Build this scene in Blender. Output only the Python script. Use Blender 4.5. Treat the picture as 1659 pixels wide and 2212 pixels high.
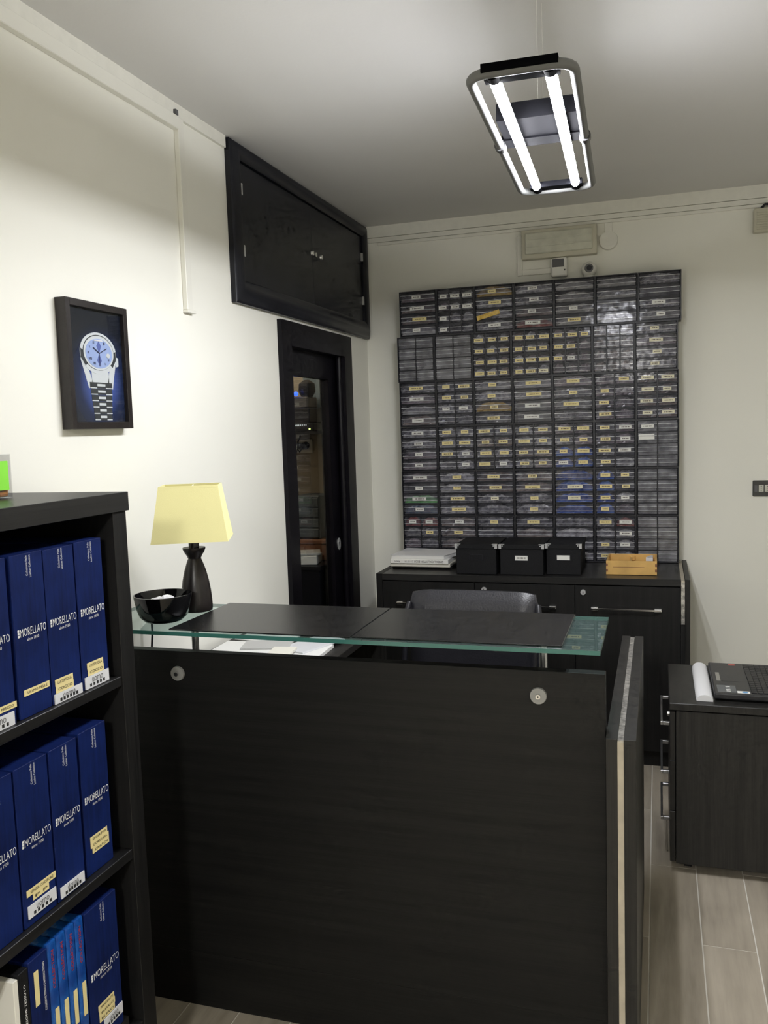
import bpy, bmesh, math, random
from mathutils import Matrix, Vector

for o in list(bpy.data.objects):
    bpy.data.objects.remove(o)
SC = bpy.context.scene
COL = SC.collection
PI = math.pi

# ------------------------------------------------------------------ camera
cam_d = bpy.data.cameras.new('camera')
cam = bpy.data.objects.new('camera', cam_d)
COL.objects.link(cam)
right = Vector((0.95288176, 0.30158162, -0.03263243))
down = Vector((-0.00214052, -0.10088873, -0.99489541))
fwd = Vector((-0.30333441, 0.94808754, -0.09548949))
m = Matrix.Identity(4)
for i in range(3):
    m[i][0] = right[i]
    m[i][1] = -down[i]
    m[i][2] = -fwd[i]
m[0][3], m[1][3], m[2][3] = 0.0, 0.0, 1.55
cam.matrix_world = m
cam_d.sensor_fit = 'VERTICAL'
cam_d.sensor_height = 36.0
cam_d.lens = 36.0 * 1860.8 / 2212.0
cam_d.clip_start = 0.02
SC.camera = cam

# ------------------------------------------------------------------ world / exposure
W = bpy.data.worlds.new('world')
SC.world = W
W.use_nodes = True
W.node_tree.nodes['Background'].inputs[0].default_value = (0.75, 0.8, 0.85, 1)
W.node_tree.nodes['Background'].inputs[1].default_value = 0.25
SC.view_settings.view_transform = 'Standard'
SC.view_settings.look = 'None'
SC.view_settings.gamma = 1.0
SC.view_settings.use_curve_mapping = False
SC.view_settings.exposure = 0.5
SC.cycles.use_adaptive_sampling = True
SC.cycles.adaptive_threshold = 0.035
SC.cycles.adaptive_min_samples = 12
SC.cycles.max_bounces = 6
SC.cycles.diffuse_bounces = 5
SC.cycles.glossy_bounces = 3
SC.cycles.transparent_max_bounces = 10
SC.cycles.caustics_reflective = False
SC.cycles.caustics_refractive = False
TUBE_STRENGTH = 145.0
FILL_TUBE_STRENGTH = 430.0

# ------------------------------------------------------------------ materials
MATS = {}


def newmat(name):
    mt = bpy.data.materials.new(name)
    mt.use_nodes = True
    nt = mt.node_tree
    b = nt.nodes['Principled BSDF']
    MATS[name] = mt
    return mt, nt, b


def coords(nt, scale=(1, 1, 1), rnd=False):
    tc = nt.nodes.new('ShaderNodeTexCoord')
    mp = nt.nodes.new('ShaderNodeMapping')
    mp.inputs['Scale'].default_value = scale
    nt.links.new(tc.outputs['Object'], mp.inputs['Vector'])
    if rnd:
        oi = nt.nodes.new('ShaderNodeObjectInfo')
        mu = nt.nodes.new('ShaderNodeMath')
        mu.operation = 'MULTIPLY'
        mu.inputs[1].default_value = 37.0
        nt.links.new(oi.outputs['Random'], mu.inputs[0])
        nt.links.new(mu.outputs[0], mp.inputs['Location'])
    return mp


def noise(nt, mp, scale, detail=3.0, rough=0.55):
    n = nt.nodes.new('ShaderNodeTexNoise')
    n.inputs['Scale'].default_value = scale
    n.inputs['Detail'].default_value = detail
    n.inputs['Roughness'].default_value = rough
    nt.links.new(mp.outputs[0], n.inputs['Vector'])
    return n


def ramp(nt, src, stops):
    r = nt.nodes.new('ShaderNodeValToRGB')
    els = r.color_ramp.elements
    while len(els) < len(stops):
        els.new(0.5)
    for e, (p, c) in zip(els, stops):
        e.position = p
        e.color = (c[0], c[1], c[2], 1)
    nt.links.new(src, r.inputs[0])
    return r


def bump(nt, b, src, strength, dist=0.002):
    bp = nt.nodes.new('ShaderNodeBump')
    bp.inputs['Strength'].default_value = strength
    bp.inputs['Distance'].default_value = dist
    nt.links.new(src, bp.inputs['Height'])
    nt.links.new(bp.outputs[0], b.inputs['Normal'])
    return bp


def plain(name, col, rough=0.5, metal=0.0, spec=0.5, var=0.0, vscale=30, bmp=0.0, bscale=200, coat=0.0):
    mt, nt, b = newmat(name)
    b.inputs['Base Color'].default_value = (*col, 1)
    b.inputs['Roughness'].default_value = rough
    b.inputs['Metallic'].default_value = metal
    b.inputs['Specular IOR Level'].default_value = spec
    b.inputs['Coat Weight'].default_value = coat
    if var or bmp:
        mp = coords(nt)
        if var:
            n = noise(nt, mp, vscale)
            r = ramp(nt, n.outputs['Fac'], [(0.3, [c * (1 - var) for c in col]), (0.7, [min(1, c * (1 + var)) for c in col])])
            nt.links.new(r.outputs[0], b.inputs['Base Color'])
        if bmp:
            n2 = noise(nt, mp, bscale, 1.5)
            bump(nt, b, n2.outputs['Fac'], bmp)
    return mt


def wood(name, axis, dark, light, rough=0.42, fine=220, spec=0.5):
    """fine-lined wenge laminate; grain runs along `axis`"""
    mt, nt, b = newmat(name)
    sc = [1.0, 1.0, 1.0]
    sc[axis] = 0.018
    mp = coords(nt, sc)
    n = noise(nt, mp, fine, 3, 0.65)
    n2 = noise(nt, mp, fine * 0.16, 1, 0.5)
    mx = nt.nodes.new('ShaderNodeMath')
    mx.operation = 'MULTIPLY_ADD'
    mx.inputs[1].default_value = 0.4
    nt.links.new(n2.outputs['Fac'], mx.inputs[0])
    mu = nt.nodes.new('ShaderNodeMath')
    mu.operation = 'MULTIPLY'
    mu.inputs[1].default_value = 0.6
    nt.links.new(n.outputs['Fac'], mu.inputs[0])
    nt.links.new(mu.outputs[0], mx.inputs[2])
    r = ramp(nt, mx.outputs[0], [(0.38, dark), (0.62, light)])
    nt.links.new(r.outputs[0], b.inputs['Base Color'])
    b.inputs['Roughness'].default_value = rough
    b.inputs['Specular IOR Level'].default_value = spec
    return mt


def plaster(name, col, var=0.03):
    mt, nt, b = newmat(name)
    mp = coords(nt)
    n = noise(nt, mp, 2.2, 1)
    r = ramp(nt, n.outputs['Fac'], [(0.3, [c * (1 - var) for c in col]), (0.7, col)])
    nt.links.new(r.outputs[0], b.inputs['Base Color'])
    b.inputs['Roughness'].default_value = 0.75
    b.inputs['Specular IOR Level'].default_value = 0.2
    n2 = noise(nt, mp, 90, 1)
    bump(nt, b, n2.outputs['Fac'], 0.10, 0.002)
    return mt


def emis(name, col, strength):
    mt, nt, b = newmat(name)
    b.inputs['Base Color'].default_value = (*col, 1)
    b.inputs['Emission Color'].default_value = (*col, 1)
    b.inputs['Emission Strength'].default_value = strength
    return mt


def clear(name, tint, gloss_rough=0.02, ior=1.5, diffuse=None, dfac=0.0, wav=0.0):
    """thin clear sheet: transparent + fresnel gloss (+ some body colour)"""
    mt, nt, b = newmat(name)
    nt.nodes.remove(b)
    out = nt.nodes['Material Output']
    tr = nt.nodes.new('ShaderNodeBsdfTransparent')
    tr.inputs[0].default_value = (*tint, 1)
    gl = nt.nodes.new('ShaderNodeBsdfGlossy')
    gl.inputs['Roughness'].default_value = gloss_rough
    gl.inputs['Color'].default_value = (0.9, 0.95, 0.95, 1)
    fr = nt.nodes.new('ShaderNodeFresnel')
    fr.inputs[0].default_value = ior
    base = tr
    if dfac > 0:
        df = nt.nodes.new('ShaderNodeBsdfDiffuse')
        df.inputs[0].default_value = (*diffuse, 1)
        mx0 = nt.nodes.new('ShaderNodeMixShader')
        mx0.inputs[0].default_value = dfac
        nt.links.new(tr.outputs[0], mx0.inputs[1])
        nt.links.new(df.outputs[0], mx0.inputs[2])
        base = mx0
    mx = nt.nodes.new('ShaderNodeMixShader')
    geo = nt.nodes.new('ShaderNodeNewGeometry')      # only the outer side of the sheet mirrors
    inv = nt.nodes.new('ShaderNodeMath')
    inv.operation = 'SUBTRACT'
    inv.inputs[0].default_value = 1.0
    nt.links.new(geo.outputs['Backfacing'], inv.inputs[1])
    mf = nt.nodes.new('ShaderNodeMath')
    mf.operation = 'MULTIPLY'
    nt.links.new(fr.outputs[0], mf.inputs[0])
    nt.links.new(inv.outputs[0], mf.inputs[1])
    nt.links.new(mf.outputs[0], mx.inputs[0])
    nt.links.new(base.outputs[0], mx.inputs[1])
    nt.links.new(gl.outputs[0], mx.inputs[2])
    nt.links.new(mx.outputs[0], out.inputs['Surface'])
    if wav:
        mp = coords(nt, rnd=True)
        n = noise(nt, mp, 45, 2)
        bp = nt.nodes.new('ShaderNodeBump')
        bp.inputs['Strength'].default_value = wav
        bp.inputs['Distance'].default_value = 0.004
        nt.links.new(n.outputs['Fac'], bp.inputs['Height'])
        nt.links.new(bp.outputs[0], gl.inputs['Normal'])
    return mt


plaster('wall_paint', (0.87, 0.862, 0.79))
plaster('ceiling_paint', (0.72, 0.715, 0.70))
plain('trim_paint', (0.80, 0.79, 0.72), 0.55, var=0.03)
plain('trunking_white', (0.82, 0.81, 0.74), 0.4)
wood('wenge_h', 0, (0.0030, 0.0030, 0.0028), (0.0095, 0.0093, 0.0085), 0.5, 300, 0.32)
wood('wenge_v_lit', 2, (0.0060, 0.0057, 0.0050), (0.0190, 0.0178, 0.0157), 0.45, 300, 0.5)  # same wood lightened, standing in for overhead light on the tops
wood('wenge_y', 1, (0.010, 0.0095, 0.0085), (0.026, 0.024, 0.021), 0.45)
wood('sideboard_wood', 2, (0.0035, 0.0035, 0.0035), (0.011, 0.0105, 0.010), 0.52, spec=0.35)
wood('sideboard_top_wood', 0, (0.008, 0.008, 0.008), (0.022, 0.021, 0.02), 0.35)
wood('shelf_wood', 1, (0.006, 0.006, 0.006), (0.015, 0.0145, 0.0145), 0.4)
plain('lacquer_black', (0.0078, 0.0084, 0.0130), 0.36, spec=0.38, var=0.25, vscale=12)
plain('door_black', (0.005, 0.0042, 0.0065), 0.36, spec=0.22, var=0.25, vscale=12)
plain('chrome', (0.75, 0.75, 0.75), 0.18, metal=1.0)
plain('steel', (0.5, 0.5, 0.5), 0.32, metal=1.0)
plain('dark_steel', (0.12, 0.12, 0.125), 0.35, metal=1.0)
plain('lamp_frame_grey', (0.16, 0.163, 0.16), 0.5, spec=0.3)
plain('lamp_black', (0.002, 0.002, 0.003), 0.8, spec=0.05)
plain('lamp_mount', (0.006, 0.006, 0.0075), 0.8, spec=0.05)
plain('tube_back', (0.8, 0.8, 0.8), 0.4)
emis('tube_glow', (0.95, 0.96, 1.0), TUBE_STRENGTH)
emis('fill_tube_glow', (1.0, 0.98, 0.94), FILL_TUBE_STRENGTH)
plain('black_plastic', (0.012, 0.012, 0.017), 0.4)
plain('grey_plastic', (0.10, 0.10, 0.105), 0.45)
plain('white_plastic', (0.80, 0.79, 0.74), 0.4)
plain('cream_plastic', (0.58, 0.56, 0.45), 0.5, var=0.06, vscale=8)
plain('diffuser_cream', (0.60, 0.60, 0.50), 0.35, var=0.12, vscale=14)
plain('mat_leather', (0.009, 0.009, 0.0095), 0.27, spec=0.5, var=0.3, vscale=18, bmp=0.15, bscale=420)
plain('chair_leather', (0.016, 0.016, 0.021), 0.36, spec=0.55, bmp=0.3, bscale=160)
plain('shade_cloth', (0.88, 0.83, 0.43), 0.8, spec=0.1, bmp=0.1, bscale=600)
plain('lamp_wood', (0.010, 0.007, 0.0068), 0.33, var=0.3, vscale=25)
plain('bowl_black', (0.004, 0.004, 0.005), 0.07, spec=0.45)
plain('paper_white', (0.82, 0.82, 0.80), 0.7)
plain('paper_grey', (0.50, 0.50, 0.49), 0.6)
plain('paper_cream', (0.78, 0.76, 0.68), 0.7)
plain('wrap_white', (0.88, 0.88, 0.9), 0.35, bmp=0.5, bscale=120)
plain('label_yellow', (0.80, 0.68, 0.33), 0.6)
plain('label_white', (0.78, 0.78, 0.74), 0.6)
plain('card_white', (0.72, 0.73, 0.76), 0.35)
plain('ink_black', (0.02, 0.02, 0.02), 0.7)
plain('ink_dark', (0.10, 0.10, 0.11), 0.7)
plain('ink_grey', (0.25, 0.25, 0.26), 0.7)
plain('ink_white', (0.80, 0.80, 0.80), 0.5)
plain('ink_red', (0.35, 0.03, 0.05), 0.6)
plain('box_card_black', (0.005, 0.0052, 0.0065), 0.6, spec=0.3, bmp=0.2, bscale=300)
plain('disc_grey', (0.30, 0.30, 0.29), 0.4)
plain('bright_metal', (0.62, 0.62, 0.62), 0.3, metal=0.4)
plain('pine', (0.62, 0.38, 0.12), 0.5, var=0.2, vscale=9)
plain('alu_tape', (0.62, 0.60, 0.56), 0.3, metal=0.85, var=0.5, vscale=70, bmp=0.9, bscale=60)
plain('alu_edge', (0.52, 0.47, 0.38), 0.45, metal=0.3, var=0.12, vscale=20)
plain('amber_sweets', (0.50, 0.20, 0.04), 0.3, var=0.4, vscale=70)
plain('card_green', (0.28, 0.85, 0.06), 0.6)
plain('laptop_black', (0.018, 0.018, 0.02), 0.4, var=0.2, vscale=60)
plain('key_black', (0.010, 0.010, 0.012), 0.45)
plain('sticker_dark', (0.05, 0.06, 0.075), 0.15)
plain('sticker_blue', (0.12, 0.33, 0.6), 0.4)
plain('sticker_red', (0.45, 0.09, 0.07), 0.4)
plain('foam_white', (0.74, 0.74, 0.75), 0.75)
plain('print_navy', (0.008, 0.012, 0.03), 0.3)
plain('watch_steel', (0.62, 0.66, 0.68), 0.35)
plain('watch_steel_dark', (0.035, 0.04, 0.045), 0.35)
plain('watch_dial', (0.33, 0.43, 0.72), 0.35)
plain('watch_dial_deep', (0.10, 0.14, 0.40), 0.35)
plain('watch_ink', (0.02, 0.025, 0.07), 0.4)
plain('frame_brown', (0.013, 0.0095, 0.0085), 0.4, bmp=0.2, bscale=250)
plain('socket_plate', (0.045, 0.045, 0.042), 0.3)
plain('socket_module', (0.55, 0.55, 0.48), 0.4)
plain('backroom_paint', (0.42, 0.37, 0.30), 0.8, var=0.08, vscale=3)
plain('backroom_floor', (0.10, 0.09, 0.08), 0.7)
plain('shelf_orange', (0.22, 0.09, 0.04), 0.5)
plain('bin_grey', (0.10, 0.12, 0.14), 0.35, var=0.3, vscale=12)
plain('panel_blue_grey', (0.16, 0.21, 0.26), 0.5)
emis('led_blue', (0.03, 0.12, 1.0), 1.6)
emis('led_yellow', (0.7, 1.0, 0.2), 3.0)
emis('led_white', (0.7, 0.75, 0.8), 0.5)
plain('grout', (0.66, 0.64, 0.58), 0.8)
clear('counter_glass', (0.84, 0.92, 0.90), 0.01, 1.5, (0.32, 0.48, 0.45), 0.07)
clear('pane_glass', (0.86, 0.88, 0.88), 0.01, 1.45)
clear('acrylic', (0.88, 0.88, 0.88), 0.03, 1.5)
clear('label_pocket', (0.93, 0.93, 0.95), 0.05, 1.35)
plain('glass_edge_green', (0.045, 0.17, 0.15), 0.15, spec=0.6)


def strap_box_mat():
    mt, nt, b = newmat('navy_cloth')
    mp = coords(nt, (1, 1, 0.06))
    n = noise(nt, mp, 140, 5, 0.7)
    mp2 = coords(nt)
    n2 = noise(nt, mp2, 9, 3)
    ad = nt.nodes.new('ShaderNodeMath')
    ad.operation = 'MULTIPLY_ADD'
    ad.inputs[1].default_value = 0.5
    nt.links.new(n2.outputs['Fac'], ad.inputs[0])
    mu = nt.nodes.new('ShaderNodeMath')
    mu.operation = 'MULTIPLY'
    mu.inputs[1].default_value = 0.5
    nt.links.new(n.outputs['Fac'], mu.inputs[0])
    nt.links.new(mu.outputs[0], ad.inputs[2])
    r = ramp(nt, ad.outputs[0], [(0.33, (0.0018, 0.0065, 0.048)), (0.68, (0.0045, 0.018, 0.122))])
    nt.links.new(r.outputs[0], b.inputs['Base Color'])
    b.inputs['Roughness'].default_value = 0.6
    b.inputs['Specular IOR Level'].default_value = 0.2


def sky_book_mat():
    mt, nt, b = newmat('sky_print')
    mp = coords(nt)
    n = noise(nt, mp, 16, 4, 0.6)
    r = ramp(nt, n.outputs['Fac'], [(0.38, (0.006, 0.05, 0.25)), (0.55, (0.012, 0.11, 0.42)), (0.66, (0.22, 0.36, 0.52))])
    nt.links.new(r.outputs[0], b.inputs['Base Color'])
    b.inputs['Roughness'].default_value = 0.3


def plank_mat():
    mt, nt, b = newmat('plank_tile')
    mp = coords(nt, (1, 0.09, 1), rnd=True)
    n = noise(nt, mp, 26, 4, 0.62)
    mp2 = coords(nt, (1, 0.5, 1), rnd=True)
    n2 = noise(nt, mp2, 6, 3)
    mx = nt.nodes.new('ShaderNodeMath')
    mx.operation = 'MULTIPLY_ADD'
    mx.inputs[1].default_value = 0.45
    nt.links.new(n2.outputs['Fac'], mx.inputs[0])
    mu = nt.nodes.new('ShaderNodeMath')
    mu.operation = 'MULTIPLY'
    mu.inputs[1].default_value = 0.55
    nt.links.new(n.outputs['Fac'], mu.inputs[0])
    nt.links.new(mu.outputs[0], mx.inputs[2])
    r = ramp(nt, mx.outputs[0], [(0.28, (0.20, 0.175, 0.135)), (0.48, (0.34, 0.30, 0.24)), (0.7, (0.44, 0.39, 0.315))])
    nt.links.new(r.outputs[0], b.inputs['Base Color'])
    b.inputs['Roughness'].default_value = 0.42


def drawer_mat(name, fac, base):
    """smoky translucent polystyrene"""
    mt, nt, b = newmat(name)
    out = nt.nodes['Material Output']
    tr = nt.nodes.new('ShaderNodeBsdfTransparent')
    tr.inputs[0].default_value = (0.95, 0.95, 0.97, 1)
    mx = nt.nodes.new('ShaderNodeMixShader')
    mx.inputs[0].default_value = fac
    nt.links.new(tr.outputs[0], mx.inputs[1])
    nt.links.new(b.outputs[0], mx.inputs[2])
    nt.links.new(mx.outputs[0], out.inputs['Surface'])
    mp = coords(nt, rnd=True)
    n = noise(nt, mp, 30, 1)
    r = ramp(nt, n.outputs['Fac'], [(0.3, [c * 0.6 for c in base]), (0.7, [c * 1.4 for c in base])])
    nt.links.new(r.outputs[0], b.inputs['Base Color'])
    b.inputs['Roughness'].default_value = 0.13
    b.inputs['Specular IOR Level'].default_value = 0.75
    n2 = noise(nt, mp, 38, 0)
    bump(nt, b, n2.outputs['Fac'], 0.2, 0.004)


def bag_mat(name, stops, rough=0.2):
    mt, nt, b = newmat(name)
    oi = nt.nodes.new('ShaderNodeObjectInfo')
    mp = coords(nt, rnd=True)
    n = noise(nt, mp, 48, 2, 0.6)
    mx = nt.nodes.new('ShaderNodeMath')
    mx.operation = 'MULTIPLY_ADD'
    mx.inputs[1].default_value = 0.75
    mx.inputs[2].default_value = 0.0
    nt.links.new(n.outputs['Fac'], mx.inputs[0])
    mu = nt.nodes.new('ShaderNodeMath')
    mu.operation = 'MULTIPLY'
    mu.inputs[1].default_value = 0.3
    nt.links.new(oi.outputs['Random'], mu.inputs[0])
    nt.links.new(mu.outputs[0], mx.inputs[2])
    r = ramp(nt, mx.outputs[0], stops)
    nt.links.new(r.outputs[0], b.inputs['Base Color'])
    b.inputs['Roughness'].default_value = rough
    b.inputs['Specular IOR Level'].default_value = 0.7


def printed_label(name, col):
    """sticker with a dark line of unreadable print along the middle"""
    mt, nt, b = newmat(name)
    tc = nt.nodes.new('ShaderNodeTexCoord')
    sep = nt.nodes.new('ShaderNodeSeparateXYZ')
    nt.links.new(tc.outputs['Generated'], sep.inputs[0])

    def mathn(op, a, bb):
        q = nt.nodes.new('ShaderNodeMath')
        q.operation = op
        for i, v in enumerate((a, bb)):
            if isinstance(v, (int, float)):
                q.inputs[i].default_value = v
            else:
                nt.links.new(v, q.inputs[i])
        return q.outputs[0]
    cx = mathn('LESS_THAN', mathn('ABSOLUTE', mathn('SUBTRACT', sep.outputs['X'], 0.5), 0), 0.33)
    cz = mathn('LESS_THAN', mathn('ABSOLUTE', mathn('SUBTRACT', sep.outputs['Z'], 0.5), 0), 0.17)
    oi = nt.nodes.new('ShaderNodeObjectInfo')
    sx = mathn('ADD', mathn('MULTIPLY', sep.outputs['X'], 16.0), mathn('MULTIPLY', oi.outputs['Random'], 50.0))
    wn = nt.nodes.new('ShaderNodeTexNoise')
    wn.noise_dimensions = '1D'
    wn.inputs['Scale'].default_value = 1.0
    nt.links.new(sx, wn.inputs['W'])
    g = mathn('GREATER_THAN', wn.outputs['Fac'], 0.43)
    f = mathn('MULTIPLY', mathn('MULTIPLY', cx, cz), g)
    mix = nt.nodes.new('ShaderNodeMixRGB')
    mix.inputs[1].default_value = (*col, 1)
    mix.inputs[2].default_value = (col[0] * 0.22, col[1] * 0.2, col[2] * 0.2, 1)
    nt.links.new(f, mix.inputs[0])
    nt.links.new(mix.outputs[0], b.inputs['Base Color'])
    b.inputs['Roughness'].default_value = 0.55


def halo_mat():
    """printed poster background: black with a blue halo"""
    mt, nt, b = newmat('poster_print')
    tc = nt.nodes.new('ShaderNodeTexCoord')
    mp = nt.nodes.new('ShaderNodeMapping')
    mp.vector_type = 'TEXTURE'
    mp.inputs['Location'].default_value = (0.5, 0.56, 0.36)
    mp.inputs['Scale'].default_value = (10, 0.62, 0.52)
    nt.links.new(tc.outputs['Generated'], mp.inputs['Vector'])
    g = nt.nodes.new('ShaderNodeTexGradient')
    g.gradient_type = 'SPHERICAL'
    nt.links.new(mp.outputs[0], g.inputs[0])
    r = ramp(nt, g.outputs['Fac'], [(0.0, (0.010, 0.013, 0.022)), (0.35, (0.012, 0.022, 0.07)), (0.75, (0.07, 0.12, 0.42)), (1.0, (0.22, 0.30, 0.75))])
    nt.links.new(r.outputs[0], b.inputs['Base Color'])
    b.inputs['Roughness'].default_value = 0.22


strap_box_mat()
sky_book_mat()
plank_mat()
drawer_mat('drawer_plastic', 0.15, (0.26, 0.258, 0.29))
drawer_mat('drawer_plastic_empty', 0.42, (0.27, 0.268, 0.29))
drawer_mat('drawer_ledge_lit', 0.8, (0.60, 0.60, 0.63))  # rails painted paler to stand in for the light their edges catch
bag_mat('bag_grey', [(0.22, (0.025, 0.025, 0.034)), (0.5, (0.23, 0.228, 0.25)), (0.75, (0.85, 0.84, 0.86))])
bag_mat('bag_mauve', [(0.2, (0.05, 0.04, 0.045)), (0.5, (0.27, 0.215, 0.24)), (0.85, (0.55, 0.47, 0.50))])
bag_mat('bag_brown', [(0.2, (0.04, 0.03, 0.028)), (0.5, (0.24, 0.18, 0.155)), (0.85, (0.50, 0.42, 0.37))])
bag_mat('bag_blue', [(0.2, (0.01, 0.03, 0.14)), (0.5, (0.03, 0.12, 0.60)), (0.85, (0.16, 0.36, 0.85))])
bag_mat('bag_white', [(0.2, (0.2, 0.2, 0.2)), (0.5, (0.42, 0.42, 0.42)), (0.85, (0.72, 0.72, 0.72))])
bag_mat('bag_green', [(0.2, (0.04, 0.25, 0.04)), (0.5, (0.12, 0.62, 0.10)), (0.85, (0.3, 0.75, 0.3))])
bag_mat('bag_teal', [(0.2, (0.05, 0.18, 0.25)), (0.5, (0.22, 0.22, 0.32)), (0.85, (0.45, 0.32, 0.42))])
bag_mat('bag_gold', [(0.2, (0.25, 0.15, 0.02)), (0.5, (0.65, 0.42, 0.06)), (0.85, (0.85, 0.65, 0.25))])
bag_mat('bag_red', [(0.2, (0.12, 0.015, 0.012)), (0.5, (0.40, 0.05, 0.04)), (0.85, (0.5, 0.25, 0.2))])
bag_mat('bag_silver', [(0.2, (0.25, 0.25, 0.24)), (0.5, (0.5, 0.5, 0.47)), (0.85, (0.8, 0.8, 0.76))], 0.15)
printed_label('sticker_yellow', (0.80, 0.68, 0.33))
printed_label('sticker_white', (0.76, 0.76, 0.72))
printed_label('sticker_pale', (0.78, 0.74, 0.55))
halo_mat()


# ------------------------------------------------------------------ helpers
def box(bm, x0, x1, y0, y1, z0, z1):
    vs = [bm.verts.new((x, y, z)) for z in (z0, z1) for y in (y0, y1) for x in (x0, x1)]
    for f in ((0, 2, 3, 1), (4, 5, 7, 6), (0, 1, 5, 4), (2, 6, 7, 3), (0, 4, 6, 2), (1, 3, 7, 5)):
        bm.faces.new([vs[i] for i in f])
    return vs


def rbox(bm, c, size, rz=0.0, rx=0.0, ry=0.0):
    vs = box(bm, -size[0] / 2, size[0] / 2, -size[1] / 2, size[1] / 2, -size[2] / 2, size[2] / 2)
    M = Matrix.Translation(c) @ Matrix.Rotation(rz, 4, 'Z') @ Matrix.Rotation(ry, 4, 'Y') @ Matrix.Rotation(rx, 4, 'X')
    bmesh.ops.transform(bm, matrix=M, verts=vs)
    return vs


def cyl(bm, p0, p1, r0, r1=None, seg=16, caps=True):
    r1 = r0 if r1 is None else r1
    p0, p1 = Vector(p0), Vector(p1)
    d = (p1 - p0).normalized()
    a = d.orthogonal().normalized()
    b = d.cross(a)
    A, B = [], []
    for i in range(seg):
        t = 2 * PI * i / seg
        v = a * math.cos(t) + b * math.sin(t)
        A.append(bm.verts.new(p0 + v * r0))
        B.append(bm.verts.new(p1 + v * r1))
    for i in range(seg):
        j = (i + 1) % seg
        bm.faces.new((A[i], A[j], B[j], B[i]))
    if caps:
        bm.faces.new(A[::-1])
        bm.faces.new(B)


def tube(bm, pts, r, seg=10, closed=False):
    pts = [Vector(p) for p in pts]
    n = len(pts)
    rings = []
    up = None
    for i, p in enumerate(pts):
        if closed:
            d = (pts[(i + 1) % n] - pts[i - 1]).normalized()
        else:
            d = (pts[min(i + 1, n - 1)] - pts[max(i - 1, 0)]).normalized()
        if up is None:
            up = d.orthogonal().normalized()
        up = (up - d * up.dot(d)).normalized()
        b = d.cross(up)
        rings.append([bm.verts.new(p + (up * math.cos(2 * PI * k / seg) + b * math.sin(2 * PI * k / seg)) * r) for k in range(seg)])
    for i in range(n if closed else n - 1):
        A, B = rings[i], rings[(i + 1) % n]
        for k in range(seg):
            l = (k + 1) % seg
            bm.faces.new((A[k], A[l], B[l], B[k]))
    if not closed:
        bm.faces.new(rings[0][::-1])
        bm.faces.new(rings[-1])


def lathe(bm, prof, c, seg=32, close_top=True, close_bot=True):
    rings = []
    for r, z in prof:
        rings.append([bm.verts.new((c[0] + r * math.cos(2 * PI * k / seg), c[1] + r * math.sin(2 * PI * k / seg), c[2] + z)) for k in range(seg)])
    for A, B in zip(rings, rings[1:]):
        for k in range(seg):
            l = (k + 1) % seg
            bm.faces.new((A[k], A[l], B[l], B[k]))
    if close_bot:
        bm.faces.new(rings[0][::-1])
    if close_top:
        bm.faces.new(rings[-1])


def disc_x(bm, y, z, ry, rz, x, th=0.0006, seg=40):
    """thin elliptical plate facing +x"""
    A = [bm.verts.new((x, y + ry * math.cos(2 * PI * k / seg), z + rz * math.sin(2 * PI * k / seg))) for k in range(seg)]
    B = [bm.verts.new((x - th, v.co.y, v.co.z)) for v in A]
    bm.faces.new(A)
    bm.faces.new(B[::-1])
    for k in range(seg):
        l = (k + 1) % seg
        bm.faces.new((A[k], B[k], B[l], A[l]))


def poly_x(bm, pts, x, th=0.0006):
    A = [bm.verts.new((x, p[0], p[1])) for p in pts]
    B = [bm.verts.new((x - th, p[0], p[1])) for p in pts]
    bm.faces.new(A)
    bm.faces.new(B[::-1])
    n = len(pts)
    for k in range(n):
        l = (k + 1) % n
        bm.faces.new((A[k], B[k], B[l], A[l]))


def prism_z(bm, pts, z0, z1):
    A = [bm.verts.new((p[0], p[1], z0)) for p in pts]
    B = [bm.verts.new((p[0], p[1], z1)) for p in pts]
    bm.faces.new(A[::-1])
    bm.faces.new(B)
    n = len(pts)
    for k in range(n):
        l = (k + 1) % n
        bm.faces.new((A[k], A[l], B[l], B[k]))


def mesh_from(bm, name, mats, bevel=0.0, smooth=False, seg=1):
    if bevel:
        ed = [e for e in bm.edges if len(e.link_faces) == 2 and e.calc_face_angle(0) > 0.6]
        bmesh.ops.bevel(bm, geom=ed, offset=bevel, segments=seg, profile=0.5, affect='EDGES', clamp_overlap=True)
    bmesh.ops.recalc_face_normals(bm, faces=bm.faces[:])
    me = bpy.data.meshes.new(name)
    bm.to_mesh(me)
    bm.free()
    for mm in (mats if isinstance(mats, (list, tuple)) else [mats]):
        me.materials.append(MATS[mm])
    if smooth:
        me.polygons.foreach_set('use_smooth', [True] * len(me.polygons))
        try:
            me.set_sharp_from_angle(angle=0.7)
        except Exception:
            pass
    return me


def world_of(o):
    M = o.matrix_basis.copy()
    p = o.parent
    while p:
        M = p.matrix_basis @ M
        p = p.parent
    return M


def obj(name, bm, mats, parent=None, bevel=0.0, smooth=False, seg=1, local=False):
    """one mesh object; bm is in world coordinates unless local"""
    if parent is not None and not local:
        bmesh.ops.transform(bm, matrix=world_of(parent).inverted(), verts=bm.verts[:])
    me = mesh_from(bm, name, mats, bevel, smooth, seg)
    o = bpy.data.objects.new(name, me)
    COL.objects.link(o)
    o.parent = parent
    return o


def inst(name, me, parent=None, loc=(0, 0, 0), rz=0.0):
    o = bpy.data.objects.new(name, me)
    COL.objects.link(o)
    o.parent = parent
    o.location = loc
    o.rotation_euler = (0, 0, rz)
    return o


def tag(o, label=None, cat=None, group=None, kind=None):
    if label:
        o['label'] = label
    if cat:
        o['category'] = cat
    if group:
        o['group'] = group
    if kind:
        o['kind'] = kind
    return o


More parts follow.
